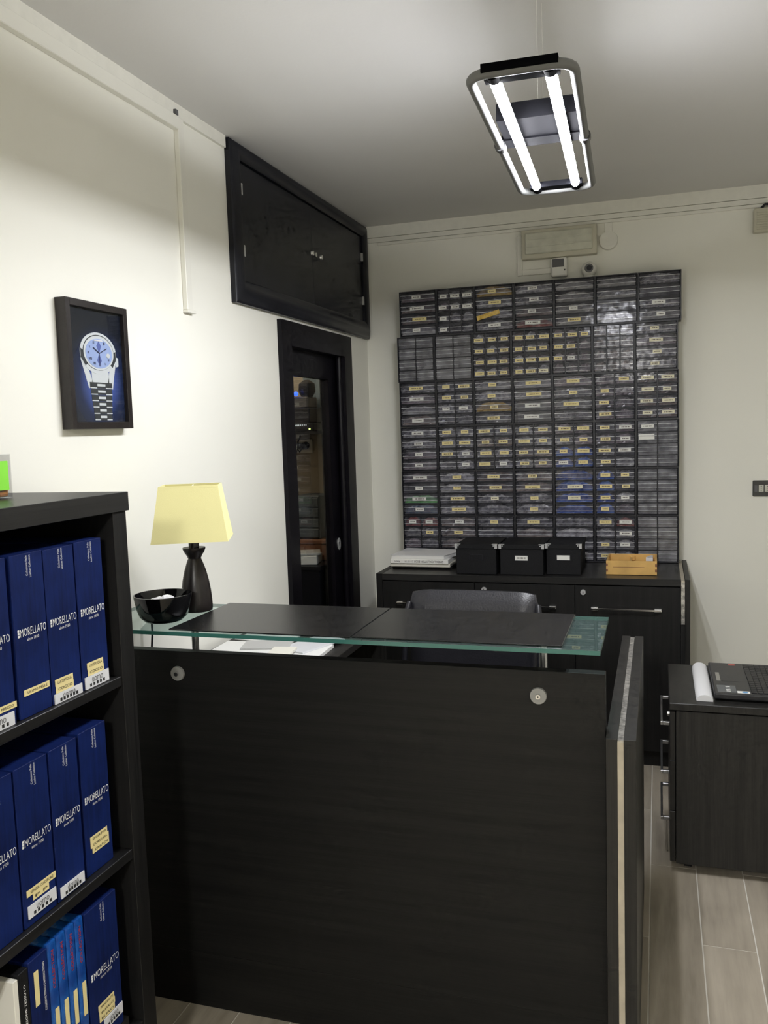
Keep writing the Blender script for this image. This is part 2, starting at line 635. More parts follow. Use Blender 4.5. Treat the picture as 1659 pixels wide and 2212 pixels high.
def thing(name, label, cat, loc=(0, 0, 0), rz=0.0, group=None):
    o = bpy.data.objects.new(name, None)
    o.empty_display_size = 0.05
    COL.objects.link(o)
    o.location = loc
    o.rotation_euler = (0, 0, rz)
    return tag(o, label, cat, group)


def B(fn, *a, **k):
    bm = bmesh.new()
    fn(bm, *a, **k)
    return bm


def bx(*a):
    return B(box, *a)


def boxes(lst):
    bm = bmesh.new()
    for a in lst:
        box(bm, *a)
    return bm


def single(name, bm, mats, label, cat, group=None, **k):
    """top-level thing that is one mesh; origin moved to its base"""
    xs = [v.co for v in bm.verts]
    c = Vector(((min(v.x for v in xs) + max(v.x for v in xs)) / 2, (min(v.y for v in xs) + max(v.y for v in xs)) / 2, min(v.z for v in xs)))
    bmesh.ops.translate(bm, vec=-c, verts=bm.verts[:])
    o = obj(name, bm, mats, None, **k)
    o.location = c
    return tag(o, label, cat, group)


def structure(name, bm, mats, **k):
    return tag(obj(name, bm, mats, None, **k), kind='structure')


TXT = {}


def text_mesh(s, bold=0.0):
    """flat mesh of a line of text; returns (verts, faces, w, h) normalised at origin"""
    key = (s, bold)
    if key in TXT:
        return TXT[key]
    cu = bpy.data.curves.new('t', 'FONT')
    cu.body = s
    cu.size = 1.0
    cu.resolution_u = 2
    cu.offset = bold
    ob = bpy.data.objects.new('t', cu)
    COL.objects.link(ob)
    dg = bpy.context.evaluated_depsgraph_get()
    dg.update()
    me = bpy.data.meshes.new_from_object(ob.evaluated_get(dg))
    vs = [v.co.copy() for v in me.vertices]
    fs = [list(p.vertices) for p in me.polygons]
    bpy.data.objects.remove(ob)
    bpy.data.curves.remove(cu)
    bpy.data.meshes.remove(me)
    x0 = min(v.x for v in vs)
    x1 = max(v.x for v in vs)
    y0 = min(v.y for v in vs)
    y1 = max(v.y for v in vs)
    vs = [((v.x - x0) / (x1 - x0), (v.y - y0) / (y1 - y0)) for v in vs]
    TXT[key] = (vs, fs)
    return TXT[key]


def add_text(bm, s, origin, du, dv, bold=0.0):
    """place the text so that it fills origin + u*du + v*dv"""
    vs, fs = text_mesh(s, bold)
    o, du, dv = Vector(origin), Vector(du), Vector(dv)
    bv = [bm.verts.new(o + du * u + dv * v) for u, v in vs]
    for f in fs:
        try:
            bm.faces.new([bv[i] for i in f])
        except ValueError:
            pass


# ================================================================== SETTING
XL, XR, YB, YF, ZC = -1.50, 1.75, 4.49, -2.30, 2.625
T = 0.12
floor = structure('floor', bx(XL, XR, YF, YB, -0.08, -0.0012), 'grout')
# floor planks (wood-look tiles 15 x 90 cm, staggered)
PX0 = -0.028
k0 = math.floor((XL - PX0) / 0.15)
k1 = math.ceil((XR - PX0) / 0.15)
full = mesh_from(bx(-0.0732, 0.0732, -0.4482, 0.4482, -0.012, 0.0), 'plank', 'plank_tile', 0.0008)
for k in range(k0, k1):
    xa, xb = PX0 + 0.15 * k, PX0 + 0.15 * (k + 1)
    off = 3.026 if k % 2 == 0 else 2.575
    n0 = math.floor((YF - off) / 0.9)
    n1 = math.ceil((YB - off) / 0.9)
    for n in range(n0, n1):
        ya, yb = off + 0.9 * n, off + 0.9 * (n + 1)
        if xa >= XL and xb <= XR and ya >= YF and yb <= YB:
            inst('plank', full, floor, ((xa + xb) / 2, (ya + yb) / 2, 0))
        else:
            a0, a1 = max(xa, XL) + 0.0015, min(xb, XR) - 0.0015
            b0, b1 = max(ya, YF) + 0.0015, min(yb, YB) - 0.0015
            if a1 - a0 > 0.02 and b1 - b0 > 0.02:
                hx, hy = (a1 - a0) / 2, (b1 - b0) / 2
                inst('plank', mesh_from(bx(-hx, hx, -hy, hy, -0.012, 0), 'plank', 'plank_tile'), floor, ((a0 + a1) / 2, (b0 + b1) / 2, 0))
structure('ceiling', bx(XL - T, XR + T, YF - T, YB + T, ZC, ZC + 0.1), 'ceiling_paint')
DY0, DY1, DZ = 3.385, 4.105, 1.945      # door opening in the left wall
structure('wall_left', boxes([(XL - T, XL, YF, DY0, -0.08, ZC), (XL - T, XL, DY1, YB + T, -0.08, ZC), (XL - T, XL, DY0, DY1, DZ, ZC)]), 'wall_paint')
structure('wall_back', bx(XL, XR + T, YB, YB + T, -0.08, ZC), 'wall_paint')
structure('wall_right', bx(XR, XR + T, YF, YB, -0.08, ZC), 'wall_paint')
# the shop front behind the camera: a wall with a glazed opening
structure('wall_front', boxes([(XL - T, -0.9, YF - T, YF, -0.08, ZC), (1.3, XR + T, YF - T, YF, -0.08, ZC), (-0.9, 1.3, YF - T, YF, 2.15, ZC), (-0.9, 1.3, YF - T, YF, -0.08, 0.35)]), 'wall_paint')
wf = structure('window_1', boxes([(-0.9, -0.84, YF - 0.09, YF - 0.03, 0.35, 2.15), (1.24, 1.3, YF - 0.09, YF - 0.03, 0.35, 2.15), (-0.84, 1.24, YF - 0.09, YF - 0.03, 2.09, 2.15), (-0.84, 1.24, YF - 0.09, YF - 0.03, 0.35, 0.41), (0.17, 0.23, YF - 0.09, YF - 0.03, 0.41, 2.09)]), 'dark_steel')
obj('pane', bx(-0.84, 0.17, YF - 0.064, YF - 0.056, 0.41, 2.09), 'pane_glass', wf)
obj('pane', bx(0.23, 1.24, YF - 0.064, YF - 0.056, 0.41, 2.09), 'pane_glass', wf)
# trims along the ceiling
structure('trim_1', bx(XL, XL + 0.012, YF, 2.915, 2.583, ZC), 'trim_paint', bevel=0.003)
structure('trim_2', bx(XL + 0.014, XR, YB - 0.014, YB, 2.566, ZC), 'trim_paint', bevel=0.003)
structure('trim_3', bx(XL + 0.014, XR, YB - 0.009, YB, 2.541, 2.564), 'trim_paint', bevel=0.002)

# cable trunking on the walls
t = thing('cable_trunking', 'white cable trunking under the ceiling with a drop beside the black wall cupboard', 'trunking', (XL, 2.57, 1.966))
obj('run', bx(XL, XL + 0.022, YF, 2.576, 2.540, 2.582), 'trunking_white', t, bevel=0.002)
obj('drop', bx(XL, XL + 0.018, 2.576, 2.611, 1.966, 2.582), 'trunking_white', t, bevel=0.002)
obj('end_piece', bx(XL, XL + 0.021, 2.560, 2.576, 2.5835, 2.600), 'grey_plastic', t)
obj('foot', bx(XL, XL + 0.020, 2.574, 2.628, 1.957, 1.966), 'trunking_white', t, bevel=0.001)
t = thing('cable_trunking', 'thin white cable trunking running along the top of the back wall', 'trunking', (0, YB, 2.508))
obj('run', bx(-1.42, XR, YB - 0.010, YB, 2.523, 2.539), 'trunking_white', t, bevel=0.002)

# ------------------------------------------------------------------ back room behind the glazed door
RX0 = -2.75
structure('wall_store_back', bx(RX0, XL - T, YB - 0.03, YB + T, -0.08, ZC), 'backroom_paint')
structure('wall_store_side', bx(RX0 - 0.1, RX0, 2.7, YB + T, -0.08, ZC), 'backroom_paint')
structure('wall_store_front', bx(RX0 - 0.1, XL - T, 2.6, 2.7, -0.08, ZC), 'backroom_paint')
structure('floor_store', bx(RX0 - 0.1, XL - T, 2.6, YB + T, -0.14, -0.08), 'backroom_floor')
structure('ceiling_store', bx(RX0 - 0.1, XL - T, 2.6, YB + T, ZC, ZC + 0.1), 'backroom_paint')
t = thing('store_fill_bulb', 'added bare bulb, out of view, lighting the store room behind the door', 'lamp', (-2.1, 3.5, 2.625))  # unseen bulb added to brighten the store room behind the pane
obj('holder', B(cyl, (-2.1, 3.5, 2.625), (-2.1, 3.5, 2.56), 0.025), 'white_plastic', t)
bm = bmesh.new()
lathe(bm, [(0.012, 0.0), (0.03, -0.03), (0.034, -0.06), (0.02, -0.09), (0.004, -0.1)], (-2.1, 3.5, 2.56), 16)
obj('bulb', bm, emis('fill_bulb_glow', (1.0, 0.86, 0.66), 260.0) and 'fill_bulb_glow', t, smooth=True)
# things seen through the pane
WB = YB - 0.03
t = thing('wall_shelf', 'black wall shelf of the store room holding recorders and cables', 'shelf', (-1.85, WB, 1.535))
obj('board', bx(-2.20, -1.665, 4.18, WB, 1.538, 1.553), 'black_plastic', t)
obj('bracket', bx(-2.18, -2.16, 4.25, WB, 1.45, 1.538), 'black_plastic', t)
obj('bracket', bx(-1.69, -1.67, 4.25, WB, 1.45, 1.538), 'black_plastic', t)
t = thing('video_recorder', 'flat black recorder with yellow light at the front of the store shelf', 'recorder', (-1.85, 4.3, 1.553))
obj('case', bx(-2.03, -1.712, 4.19, 4.42, 1.5532, 1.595), 'black_plastic', t, bevel=0.003)
for i in range(7):
    obj('vent', bx(-1.815 + 0.010 * i, -1.810 + 0.010 * i, 4.1885, 4.19, 1.583, 1.588), 'led_white', t)
obj('power_light', bx(-1.737, -1.729, 4.1875, 4.19, 1.561, 1.568), 'led_yellow', t)
t = thing('video_recorder', 'taller black device stacked on the flat recorder in the store room', 'recorder', (-1.85, 4.3, 1.595))
obj('case', bx(-2.01, -1.735, 4.2, 4.42, 1.5952, 1.675), 'black_plastic', t, bevel=0.004)
obj('slot', bx(-1.86, -1.83, 4.1985, 4.2, 1.645, 1.648), 'led_white', t)
t = thing('desk_device', 'small dark device with a blue light on top of the store shelf stack', 'device', (-1.82, 4.3, 1.675))
obj('body', bx(-1.90, -1.76, 4.24, 4.38, 1.6752, 1.735), 'grey_plastic', t, bevel=0.006)
bm = bmesh.new()
lathe(bm, [(0.03, 0), (0.046, 0.03), (0.042, 0.07), (0.015, 0.09)], (-1.785, 4.3, 1.735), 20)
obj('head', bm, 'black_plastic', t, smooth=True)
bm = bmesh.new()
bmesh.ops.create_icosphere(bm, subdivisions=2, radius=0.013, matrix=Matrix.Translation((-1.822, 4.235, 1.751)))
obj('blue_light', bm, 'led_blue', t, smooth=True)
single('wall_panel', bx(-1.86, -1.70, 4.43, WB, 1.68, 1.86), 'panel_blue_grey', 'pale blue-grey panel on the store room wall behind the blue light', 'panel')
t = thing('wall_socket', 'white socket plate with black plug on the store room wall', 'socket', (-1.87, WB, 1.47))
obj('plate', bx(-1.955, -1.830, WB - 0.012, WB, 1.432, 1.51), 'white_plastic', t, bevel=0.002)
obj('plug', B(cyl, (-1.865, WB - 0.012, 1.475), (-1.865, WB - 0.06, 1.47), 0.021, 0.017), 'black_plastic', t, smooth=True)
obj('plug', B(cyl, (-1.905, WB - 0.012, 1.472), (-1.905, WB - 0.05, 1.475), 0.017, 0.014), 'grey_plastic', t, smooth=True)
bm = bmesh.new()
tube(bm, [(-1.865, WB - 0.06, 1.47), (-1.88, WB - 0.07, 1.44), (-1.90, WB - 0.055, 1.46), (-1.895, WB - 0.05, 1.50), (-1.885, WB - 0.04, 1.533)], 0.004, 8)
obj('cord', bm, 'black_plastic', t, smooth=True)
bm = bmesh.new()
tube(bm, [(-1.915, WB - 0.02, 1.46), (-1.935, WB - 0.01, 1.40), (-1.93, WB - 0.006, 1.25), (-1.92, WB - 0.006, 1.06)], 0.003, 8)
obj('cord', bm, 'grey_plastic', t, smooth=True)
t = thing('store_cabinet', 'dark cabinet standing in the store room under the socket', 'cabinet', (-1.97, 4.25, -0.08))
obj('body', bx(-2.3, -1.64, 4.02, WB - 0.002, -0.08, 0.848), 'lacquer_black', t, bevel=0.003)
obj('top', bx(-2.31, -1.63, 4.01, WB - 0.002, 0.848, 0.868), 'lacquer_black', t)
t = thing('crate', 'low orange-brown wooden crate under the grey bin in the store room', 'crate', (-1.82, 4.33, 0.868))
obj('body', bx(-1.98, -1.66, 4.22, 4.45, 0.8682, 0.955), 'shelf_orange', t, bevel=0.003)
obj('rim', bx(-1.985, -1.655, 4.215, 4.452, 0.955, 0.978), 'shelf_orange', t, bevel=0.003)
t = thing('plastic_bin', 'grey plastic drawer bin standing on the orange crate in the store room', 'bin', (-1.79, 4.35, 0.9782))
obj('body', bx(-1.86, -1.72, 4.25, 4.44, 0.9782, 1.21), 'bin_grey', t, bevel=0.006)
for i in range(4):
    obj('drawer', bx(-1.853, -1.727, 4.243, 4.25, 0.985 + 0.055 * i, 1.032 + 0.055 * i), 'bin_grey', t, bevel=0.002)
t = thing('paper_stack', 'tilted stack of white papers at the front of the store cabinet', 'papers', (-1.76, 4.1, 0.868))
bm = bmesh.new()
rbox(bm, (-1.765, 4.115, 0.892), (0.17, 0.15, 0.046), 0.2)
obj('lower_sheets', bm, 'paper_white', t, bevel=0.003)
bm = bmesh.new()
rbox(bm, (-1.735, 4.118, 0.923), (0.12, 0.14, 0.014), 0.4)
obj('upper_sheets', bm, 'paper_grey', t, bevel=0.003)

# ------------------------------------------------------------------ door in the left wall
dr = structure('door_1', boxes([(XL - 0.065, XL - 0.03, DY0 + 0.035, DY0 + 0.115, 0.0, DZ - 0.03),
                                (XL - 0.065, XL - 0.03, DY1 - 0.15, DY1 - 0.035, 0.0, DZ - 0.03),
                                (XL - 0.065, XL - 0.03, DY0 + 0.115, DY1 - 0.15, 1.80, DZ - 0.03),
                                (XL - 0.065, XL - 0.03, DY0 + 0.115, DY1 - 0.15, 0.0, 0.30)]), 'door_black', bevel=0.002)
obj('pane', bx(XL - 0.053, XL - 0.047, DY0 + 0.115, DY1 - 0.15, 0.30, 1.80), 'pane_glass', dr)
fr = structure('trim_door', boxes([(XL - 0.12, XL + 0.02, 3.32, DY0 + 0.035, 0.0, 2.018),
                                   (XL - 0.12, XL + 0.02, DY1 - 0.035, 4.175, 0.0, 2.018),
                                   (XL - 0.12, XL + 0.02, DY0 + 0.035, DY1 - 0.035, DZ - 0.03, 2.018)]), 'door_black', bevel=0.006, seg=2)
bm = bmesh.new()
tube(bm, [(XL - 0.012, DY1 - 0.04, 0.0), (XL - 0.012, DY1 - 0.04, DZ - 0.03)], 0.016, 12)
obj('door_stop', bm, 'door_black', fr, smooth=True)
lk = obj('lock_plate', B(disc_x, DY1 - 0.085, 0.985, 0.018, 0.030, XL - 0.026, 0.004), 'bright_metal', dr)
bm = bmesh.new()
disc_x(bm, DY1 - 0.085, 0.990, 0.005, 0.006, XL - 0.0252, 0.001)
poly_x(bm, [(DY1 - 0.088, 0.976), (DY1 - 0.082, 0.976), (DY1 - 0.083, 0.989), (DY1 - 0.087, 0.989)], XL - 0.0252, 0.001)
obj('keyhole', bm, 'ink_black', lk)

# ------------------------------------------------------------------ cupboard above the door
t = thing('wall_cupboard', 'black two-door cupboard set in the wall above the door', 'cupboard', (XL, 3.7, 2.03))
CY0, CY1, CZ0, CZ1 = 2.925, 4.47, 2.035, 2.622
IY0, IY1, IZ0, IZ1 = 2.998, 4.40, 2.122, 2.562


def frame_mould(y0, y1, z0, z1, iy0, iy1, iz0, iz1):
    bm = bmesh.new()
    prof = [(0.0, 0.0), (0.0, 0.022), (0.25, 0.034), (0.55, 0.037), (0.85, 0.028), (1.0, 0.020), (1.0, 0.0)]
    rings = []
    for s, h in prof:
        s2 = 1 - s
        rings.append([bm.verts.new((XL + h, y0 + (iy0 - y0) * s2, z0 + (iz0 - z0) * s2)),
                      bm.verts.new((XL + h, y1 + (iy1 - y1) * s2, z0 + (iz0 - z0) * s2)),
                      bm.verts.new((XL + h, y1 + (iy1 - y1) * s2, z1 + (iz1 - z1) * s2)),
                      bm.verts.new((XL + h, y0 + (iy0 - y0) * s2, z1 + (iz1 - z1) * s2))])
    for A, C in zip(rings, rings[1:]):
        for k in range(4):
            l = (k + 1) % 4
            bm.faces.new((A[k], A[l], C[l], C[k]))
    A, C = rings[-1], rings[0]
    for k in range(4):
        l = (k + 1) % 4
        bm.faces.new((A[k], A[l], C[l], C[k]))
    return bm


obj('moulding', frame_mould(CY0, CY1, CZ0, CZ1, IY0, IY1, IZ0, IZ1), 'lacquer_black', t, smooth=True)
SY = 3.712
for a, b in ((IY0 + 0.002, SY - 0.0003), (SY + 0.0003, IY1 - 0.002)):
    d = obj('door', bx(XL, XL + 0.013, a, b, IZ0 + 0.003, IZ1 - 0.003), 'lacquer_black', t, bevel=0.001)
    hy = a - 0.002 if a < 3.2 else b - 0.006
    for hz in (2.255 - 0.05 * 0 - 0.042, 2.468 - 0.03):
        hz2 = {True: hz, False: hz - 0.005}[a < 3.2]
        obj('hinge', bx(XL + 0.012, XL + 0.023, hy + (0.006 if a < 3.2 else -0.004), hy + (0.016 if a < 3.2 else 0.006), hz2, hz2 + 0.042), 'bright_metal', d)
    ky = 3.679 if a < 3.2 else 3.785
    bm = bmesh.new()
    cyl(bm, (XL + 0.013, ky, 2.345), (XL + 0.024, ky, 2.345), 0.005)
    cyl(bm, (XL + 0.024, ky, 2.345), (XL + 0.032, ky, 2.345), 0.0125, 0.010)
    obj('knob', bm, 'chrome', d, smooth=True)
    if a > 3.2:
        obj('lock', B(cyl, (XL + 0.013, 3.732, 2.348), (XL + 0.024, 3.732, 2.348), 0.011), 'chrome', d, smooth=True)

# ------------------------------------------------------------------ ceiling lamp (two LED tubes in a grey frame)
LX, LY, LZ, LR = -0.281, 2.309, 2.27, math.radians(1.76)


def tube_lamp(label, loc, rz, glow, power_mat):
    t = thing('ceiling_lamp', label, 'lamp', loc, rz)
    hw, hl, r = 0.107, 0.477, 0.042
    pts = []
    for cx, cy, a0 in ((hw - r, hl - r, 0), (-hw + r, hl - r, 90), (-hw + r, -hl + r, 180), (hw - r, -hl + r, 270)):
        for k in range(6):
            a = math.radians(a0 + 18 * k)
            pts.append((cx + r * math.cos(a), cy + r * math.sin(a), 0))
    obj('frame', B(tube, pts, 0.0105, 12, True), 'lamp_frame_grey', t, smooth=True, local=True)
    for s in (-1, 1):
        bm = bmesh.new()
        box(bm, -0.078, 0.078, s * hl - (0.015 if s < 0 else 0.055), s * hl + (0.055 if s < 0 else 0.010), -0.002, 0.014)
        cap = obj('end_cap', bm, 'lamp_black', t, bevel=0.012, seg=2, local=True)
        for x in (-0.058, 0.058):
            bm = bmesh.new()
            cyl(bm, (x, s * (hl - 0.012), 0.006), (x, s * (hl - 0.048), 0.006), 0.0165, 0.0145)
            obj('socket', bm, 'lamp_black', cap, smooth=True, local=True)
    for x in (-0.058, 0.058):
        # LED tube: white aluminium back above, glowing diffuser below
        bm = bmesh.new()
        seg, r2 = 20, 0.0125
        L = hl - 0.045
        A = [[bm.verts.new((x + r2 * math.cos(2 * PI * k / seg), y, 0.004 + r2 * math.sin(2 * PI * k / seg))) for k in range(seg)] for y in (-L, L)]
        for k in range(seg):
            l = (k + 1) % seg
            f = bm.faces.new((A[0][k], A[0][l], A[1][l], A[1][k]))
            mid = 2 * PI * (k + 0.5) / seg
            f.material_index = 0 if math.sin(mid) < -0.08 else 1
        f = bm.faces.new(A[0][::-1]); f.material_index = 1
        f = bm.faces.new(A[1]); f.material_index = 1
        obj('led_tube', bm, [glow, 'tube_back'], t, smooth=True, local=True)
    top = ZC - loc[2]
    obj('ballast', bx(-0.098, 0.098, -0.135, 0.005, 0.018, 0.058), 'lamp_mount', t, bevel=0.004, local=True)
    obj('cross_bar', bx(-0.104, 0.104, 0.005, 0.070, 0.014, 0.040), 'lamp_black', t, bevel=0.004, local=True)
    for x in (-hw, hw):
        obj('collar', B(cyl, (x, -0.012, 0), (x, 0.014, 0), 0.0145), 'dark_steel', t, smooth=True, local=True)
    for y in (-0.10, 0.04):
        obj('wire', B(cyl, (0.0, y, 0.038), (0.0, y, top), 0.0005, seg=6), 'white_plastic', t, local=True)
    return t


tube_lamp('ceiling lamp of two glowing tubes in a rounded grey metal frame', (LX, LY, LZ), LR, 'tube_glow', None)
tube_lamp('added fill tube lamp on the ceiling behind the viewer, out of view', (-0.3, -1.4, LZ), 0.0, 'fill_tube_glow', None)  # fill light added behind the camera to brighten the front faces and room

# ------------------------------------------------------------------ sideboard against the back wall
SX0, SX1, SYF, SYB, SZ = -1.302, 0.132, 3.91, 4.47, 0.858
t = thing('sideboard', 'long black wood sideboard with three doors under the drawer wall', 'sideboard', (-0.58, 4.2, 0))
obj('side_panel', bx(SX0, SX0 + 0.03, SYF, SYB, 0, SZ), 'sideboard_wood', t, bevel=0.001)
obj('top', bx(SX0 + 0.03, 0.093, SYF + 0.001, SYB, SZ - 0.032, SZ - 0.001), 'sideboard_top_wood', t, bevel=0.001)
obj('carcass', boxes([(SX0 + 0.03, 0.093, SYF + 0.03, SYB, 0.0, 0.07), (SX0 + 0.03, 0.093, SYB - 0.012, SYB, 0.07, SZ - 0.032), (-0.828, -0.812, SYF + 0.025, SYB - 0.012, 0.07, SZ - 0.032), (-0.368, -0.352, SYF + 0.025, SYB - 0.012, 0.07, SZ - 0.032)]), 'sideboard_wood', t)
ep = obj('end_panel', bx(0.111, SX1, SYF - 0.004, SYB, 0, SZ), 'wenge_v_lit', t, bevel=0.001)
obj('filler', bx(0.093, 0.111, SYF + 0.002, SYB, 0, SZ - 0.012), 'sideboard_wood', ep)
obj('metal_strip', bx(0.0945, 0.1095, SYF - 0.002, SYF + 0.002, 0.66, SZ - 0.012), 'alu_tape', ep)
obj('top_strip', bx(0.0945, 0.1095, SYF, SYB, SZ - 0.012, SZ - 0.006), 'alu_edge', ep)
doors = [(SX0 + 0.032, -0.8215, -1.197, -0.90), (-0.8185, -0.3615, -0.74, -0.443), (-0.3585, 0.091, -0.288, 0.013)]
for i, (a, b, h0, h1) in enumerate(doors):
    d = obj('door', bx(a, b, SYF + 0.004, SYF + 0.022, 0.075, SZ - 0.037), 'sideboard_wood', t, bevel=0.0008)
    hd = obj('handle', boxes([(h0, h1, SYF - 0.024, SYF - 0.016, 0.716, 0.724)]), 'chrome', d, bevel=0.001)
    obj('handle_foot', boxes([(h0, h0 + 0.03, SYF - 0.016, SYF + 0.004, 0.712, 0.727)]), 'steel', d, bevel=0.001)
    obj('handle_foot', boxes([(h1 - 0.03, h1, SYF - 0.016, SYF + 0.004, 0.712, 0.727)]), 'steel', d, bevel=0.001)
    if i:
        lx = (-0.775, -0.323)[i - 1]
        q = obj('lock', B(cyl, (lx, SYF + 0.004, 0.791), (lx, SYF - 0.006, 0.791), 0.0125, 0.0115, 20), 'bright_metal', d, smooth=True)
        obj('keyhole', bx(lx - 0.0015, lx + 0.0015, SYF - 0.0072, SYF - 0.006, 0.786, 0.796), 'ink_black', d)

# ------------------------------------------------------------------ wall of small drawer units
random.seed(11)
UW, UH, UD = 0.198, 0.2325, 0.112
FY = 4.36
ORD = ['first', 'second', 'third', 'fourth', 'fifth', 'sixth', 'seventh']
ROWN = ['top row', 'second row from the top', 'third row from the top', 'fourth row from the top', 'fifth row from the top', 'bottom row']
y_, w_, p_, n_ = 'y', 'w', 'p', '-'
LAYOUT = [
    [(1, 'w w y w'), (3, 'www www w-- w--'), (1, 'y y - w'), (1, 'w w w w'), (1, '- - w y'), (1, '- - - -'), (1, '- - w w')],
    [(2, '-- -- -- --'), (2, '-- -- -- --'), (3, 'yyy yyy yyy yyy'), (3, 'yyy yyy yyy yyp'), (3, 'yyy yy- yw- ---'), (3, '--- --- --- ---'), (1, 'p p p p')],
    [(1, 'y w - w'), (2, 'yy yy ww --'), (1, 'y y y y'), (1, 'y y w w'), (1, 'y y y -'), (2, '-y y- y- y-'), (2, 'pp pp pp pp')],
    [(1, 'w w w w'), (2, 'yy yy yw -w'), (2, 'yy yy yy yw'), (2, 'yy yy yy yy'), (2, 'yy yy yy wy'), (2, 'yw yw yw y-'), (2, 'w- b- -- --')],
    [(1, 'w w w w'), (1, 'y y y y'), (1, 'y y p -'), (1, 'y y y y'), (1, '- p p -'), (2, 'yy yy yw y-'), (2, '-- -- -- --')],
    [(2, 'ww -y -- --'), (1, 'w y - -'), (1, 'y - - -'), (1, 'y - - -'), (1, '- - - -'), (2, 'yw -w yw y-'), (2, '-- -- -- --')],
]
COLR = {  # (row, unit, drawer row) or (row, unit): content material
    (0, 2, 0): 'bag_gold', (0, 2, 2): 'bag_grey', (0, 3, 3): 'bag_red', (0, 5): 'bag_silver', (0, 4): 'bag_silver',
    (1, 5): 'bag_brown', (1, 4): 'bag_mauve', (2, 5): 'bag_mauve', (2, 6): 'bag_brown', (2, 3): 'bag_white',
    (3, 4, 2): 'bag_blue', (3, 4, 3): 'bag_blue', (3, 5, 0): 'bag_mauve', (3, 5, 1): 'bag_mauve',
    (4, 4): 'bag_blue', (4, 5): 'bag_blue', (4, 0, 2): 'bag_green', (4, 0, 3): 'bag_teal', (5, 5, 0): 'bag_red',
    (5, 0, 0): 'bag_red', (2, 0, 3): 'bag_brown', (3, 3, 2): 'bag_brown', (0, 0, 2): 'bag_brown', (5, 1): 'bag_brown',
    (3, 2, 1): 'bag_brown', (2, 1): 'bag_grey', (2, 2, 2): 'bag_gold',
}
EMPTY = {(1, 0), (1, 1), (3, 6), (4, 6), (5, 6)}   # units with nothing but a few papers in them

UNIT_FRAME, UNIT_DRAWER, UNIT_LEDGE, LABELS, BAGS = {}, {}, {}, {}, {}


def unit_frame(n):
    if n in UNIT_FRAME:
        return UNIT_FRAME[n]
    bm = bmesh.new()
    h = UW / 2 - 0.0006
    th = 0.0045
    top = UH - 0.0006
    box(bm, -h, h, 0, UD, 0, th)
    box(bm, -h, h, 0, UD, top - th, top)
    box(bm, -h, -h + th, 0, UD, th, top - th)
    box(bm, h - th, h, 0, UD, th, top - th)
    box(bm, -h + th, h - th, UD - 0.003, UD, th, top - th)
    ch = (top - 2 * th) / 4
    cw = (2 * h - 2 * th) / n
    for i in range(1, 4):
        box(bm, -h + th, h - th, 0.004, UD - 0.003, th + ch * i - 0.0012, th + ch * i + 0.0012)
    for i in range(1, n):
        x = -h + th + cw * i
        box(bm, x - 0.0022, x + 0.0022, 0.001, UD - 0.003, th, top - th)
    UNIT_FRAME[n] = (mesh_from(bm, 'frame', 'black_plastic'), cw, ch, h, th)
    return UNIT_FRAME[n]


def drawer_mesh(n, cw, ch, mat):
    key = (n, mat)
    if key in UNIT_DRAWER:
        return UNIT_DRAWER[key]
    w, hh = cw / 2 - 0.0032, ch - 0.0045
    bm = bmesh.new()
    # front sheet, tray bottom, sides, back
    box(bm, -w, w, 0.0, 0.0025, 0, hh)
    box(bm, -w, w, 0.0025, 0.098, 0, 0.002)
    box(bm, -w, -w + 0.0018, 0.0025, 0.098, 0.002, hh * 0.8)
    box(bm, w - 0.0018, w, 0.0025, 0.098, 0.002, hh * 0.8)
    # pull ledge with its label rail
    z0 = hh * (0.16 if n == 3 else 0.30)
    nf = len(bm.faces)
    box(bm, -w, w, -0.0060, 0.0, z0, z0 + 0.0020)
    box(bm, -w, w, -0.0035, -0.0010, z0 + 0.0020, z0 + 0.0195)
    box(bm, -w, w, -0.0080, 0.0, z0 + 0.0195, z0 + 0.0222)
    bm.faces.ensure_lookup_table()
    for q, f in enumerate(bm.faces[nf:]):
        f.material_index = 0 if 6 <= q < 12 else 1
    UNIT_DRAWER[key] = (mesh_from(bm, 'drawer', [mat, 'drawer_ledge_lit']), z0)
    return UNIT_DRAWER[key]


def label_mesh(w, h, mat):
    key = (round(w, 4), round(h, 4), mat)
    if key not in LABELS:
        LABELS[key] = mesh_from(bx(-w / 2, w / 2, -0.0006, 0, 0, h), 'label', mat)
    return LABELS[key]


def bag_mesh(n, v, mat, cw, ch):
    key = (n, v, mat)
    if key not in BAGS:
        bm = bmesh.new()
        r = random.Random(v * 7 + n)
        w, d, h = cw - 0.012, 0.070, (ch - 0.007) * (0.80 + 0.2 * r.random())
        nx, nz = max(5, 12 // n), 4
        F = []
        for i in range(nx + 1):
            u = i / nx
            hh = h * min(1, 0.5 + 2.2 * u, 0.5 + 2.2 * (1 - u)) * (0.84 + 0.16 * r.random())
            F.append([bm.verts.new(((u - 0.5) * w, 0.005 + 0.012 * r.random() * (0 if k == 0 else 1) + 0.010 * (k / nz) ** 2, 0.0045 + hh * k / nz)) for k in range(nz + 1)])
        top = [bm.verts.new((F[i][nz].co.x, d, F[i][nz].co.z * 0.8)) for i in range(nx + 1)]
        bot = [bm.verts.new((F[i][0].co.x, d, 0.0045)) for i in range(nx + 1)]
        for i in range(nx):
            for k in range(nz):
                a, b_, c_, e_ = F[i][k], F[i + 1][k], F[i + 1][k + 1], F[i][k + 1]
                bm.faces.new((a, b_, c_))
                bm.faces.new((a, c_, e_))
            bm.faces.new((F[i][nz], F[i + 1][nz], top[i + 1], top[i]))
            bm.faces.new((F[i][0], bot[i], bot[i + 1], F[i + 1][0]))
            bm.faces.new((top[i], top[i + 1], bot[i + 1], bot[i]))
        BAGS[key] = mesh_from(bm, 'contents', mat)
    return BAGS[key]


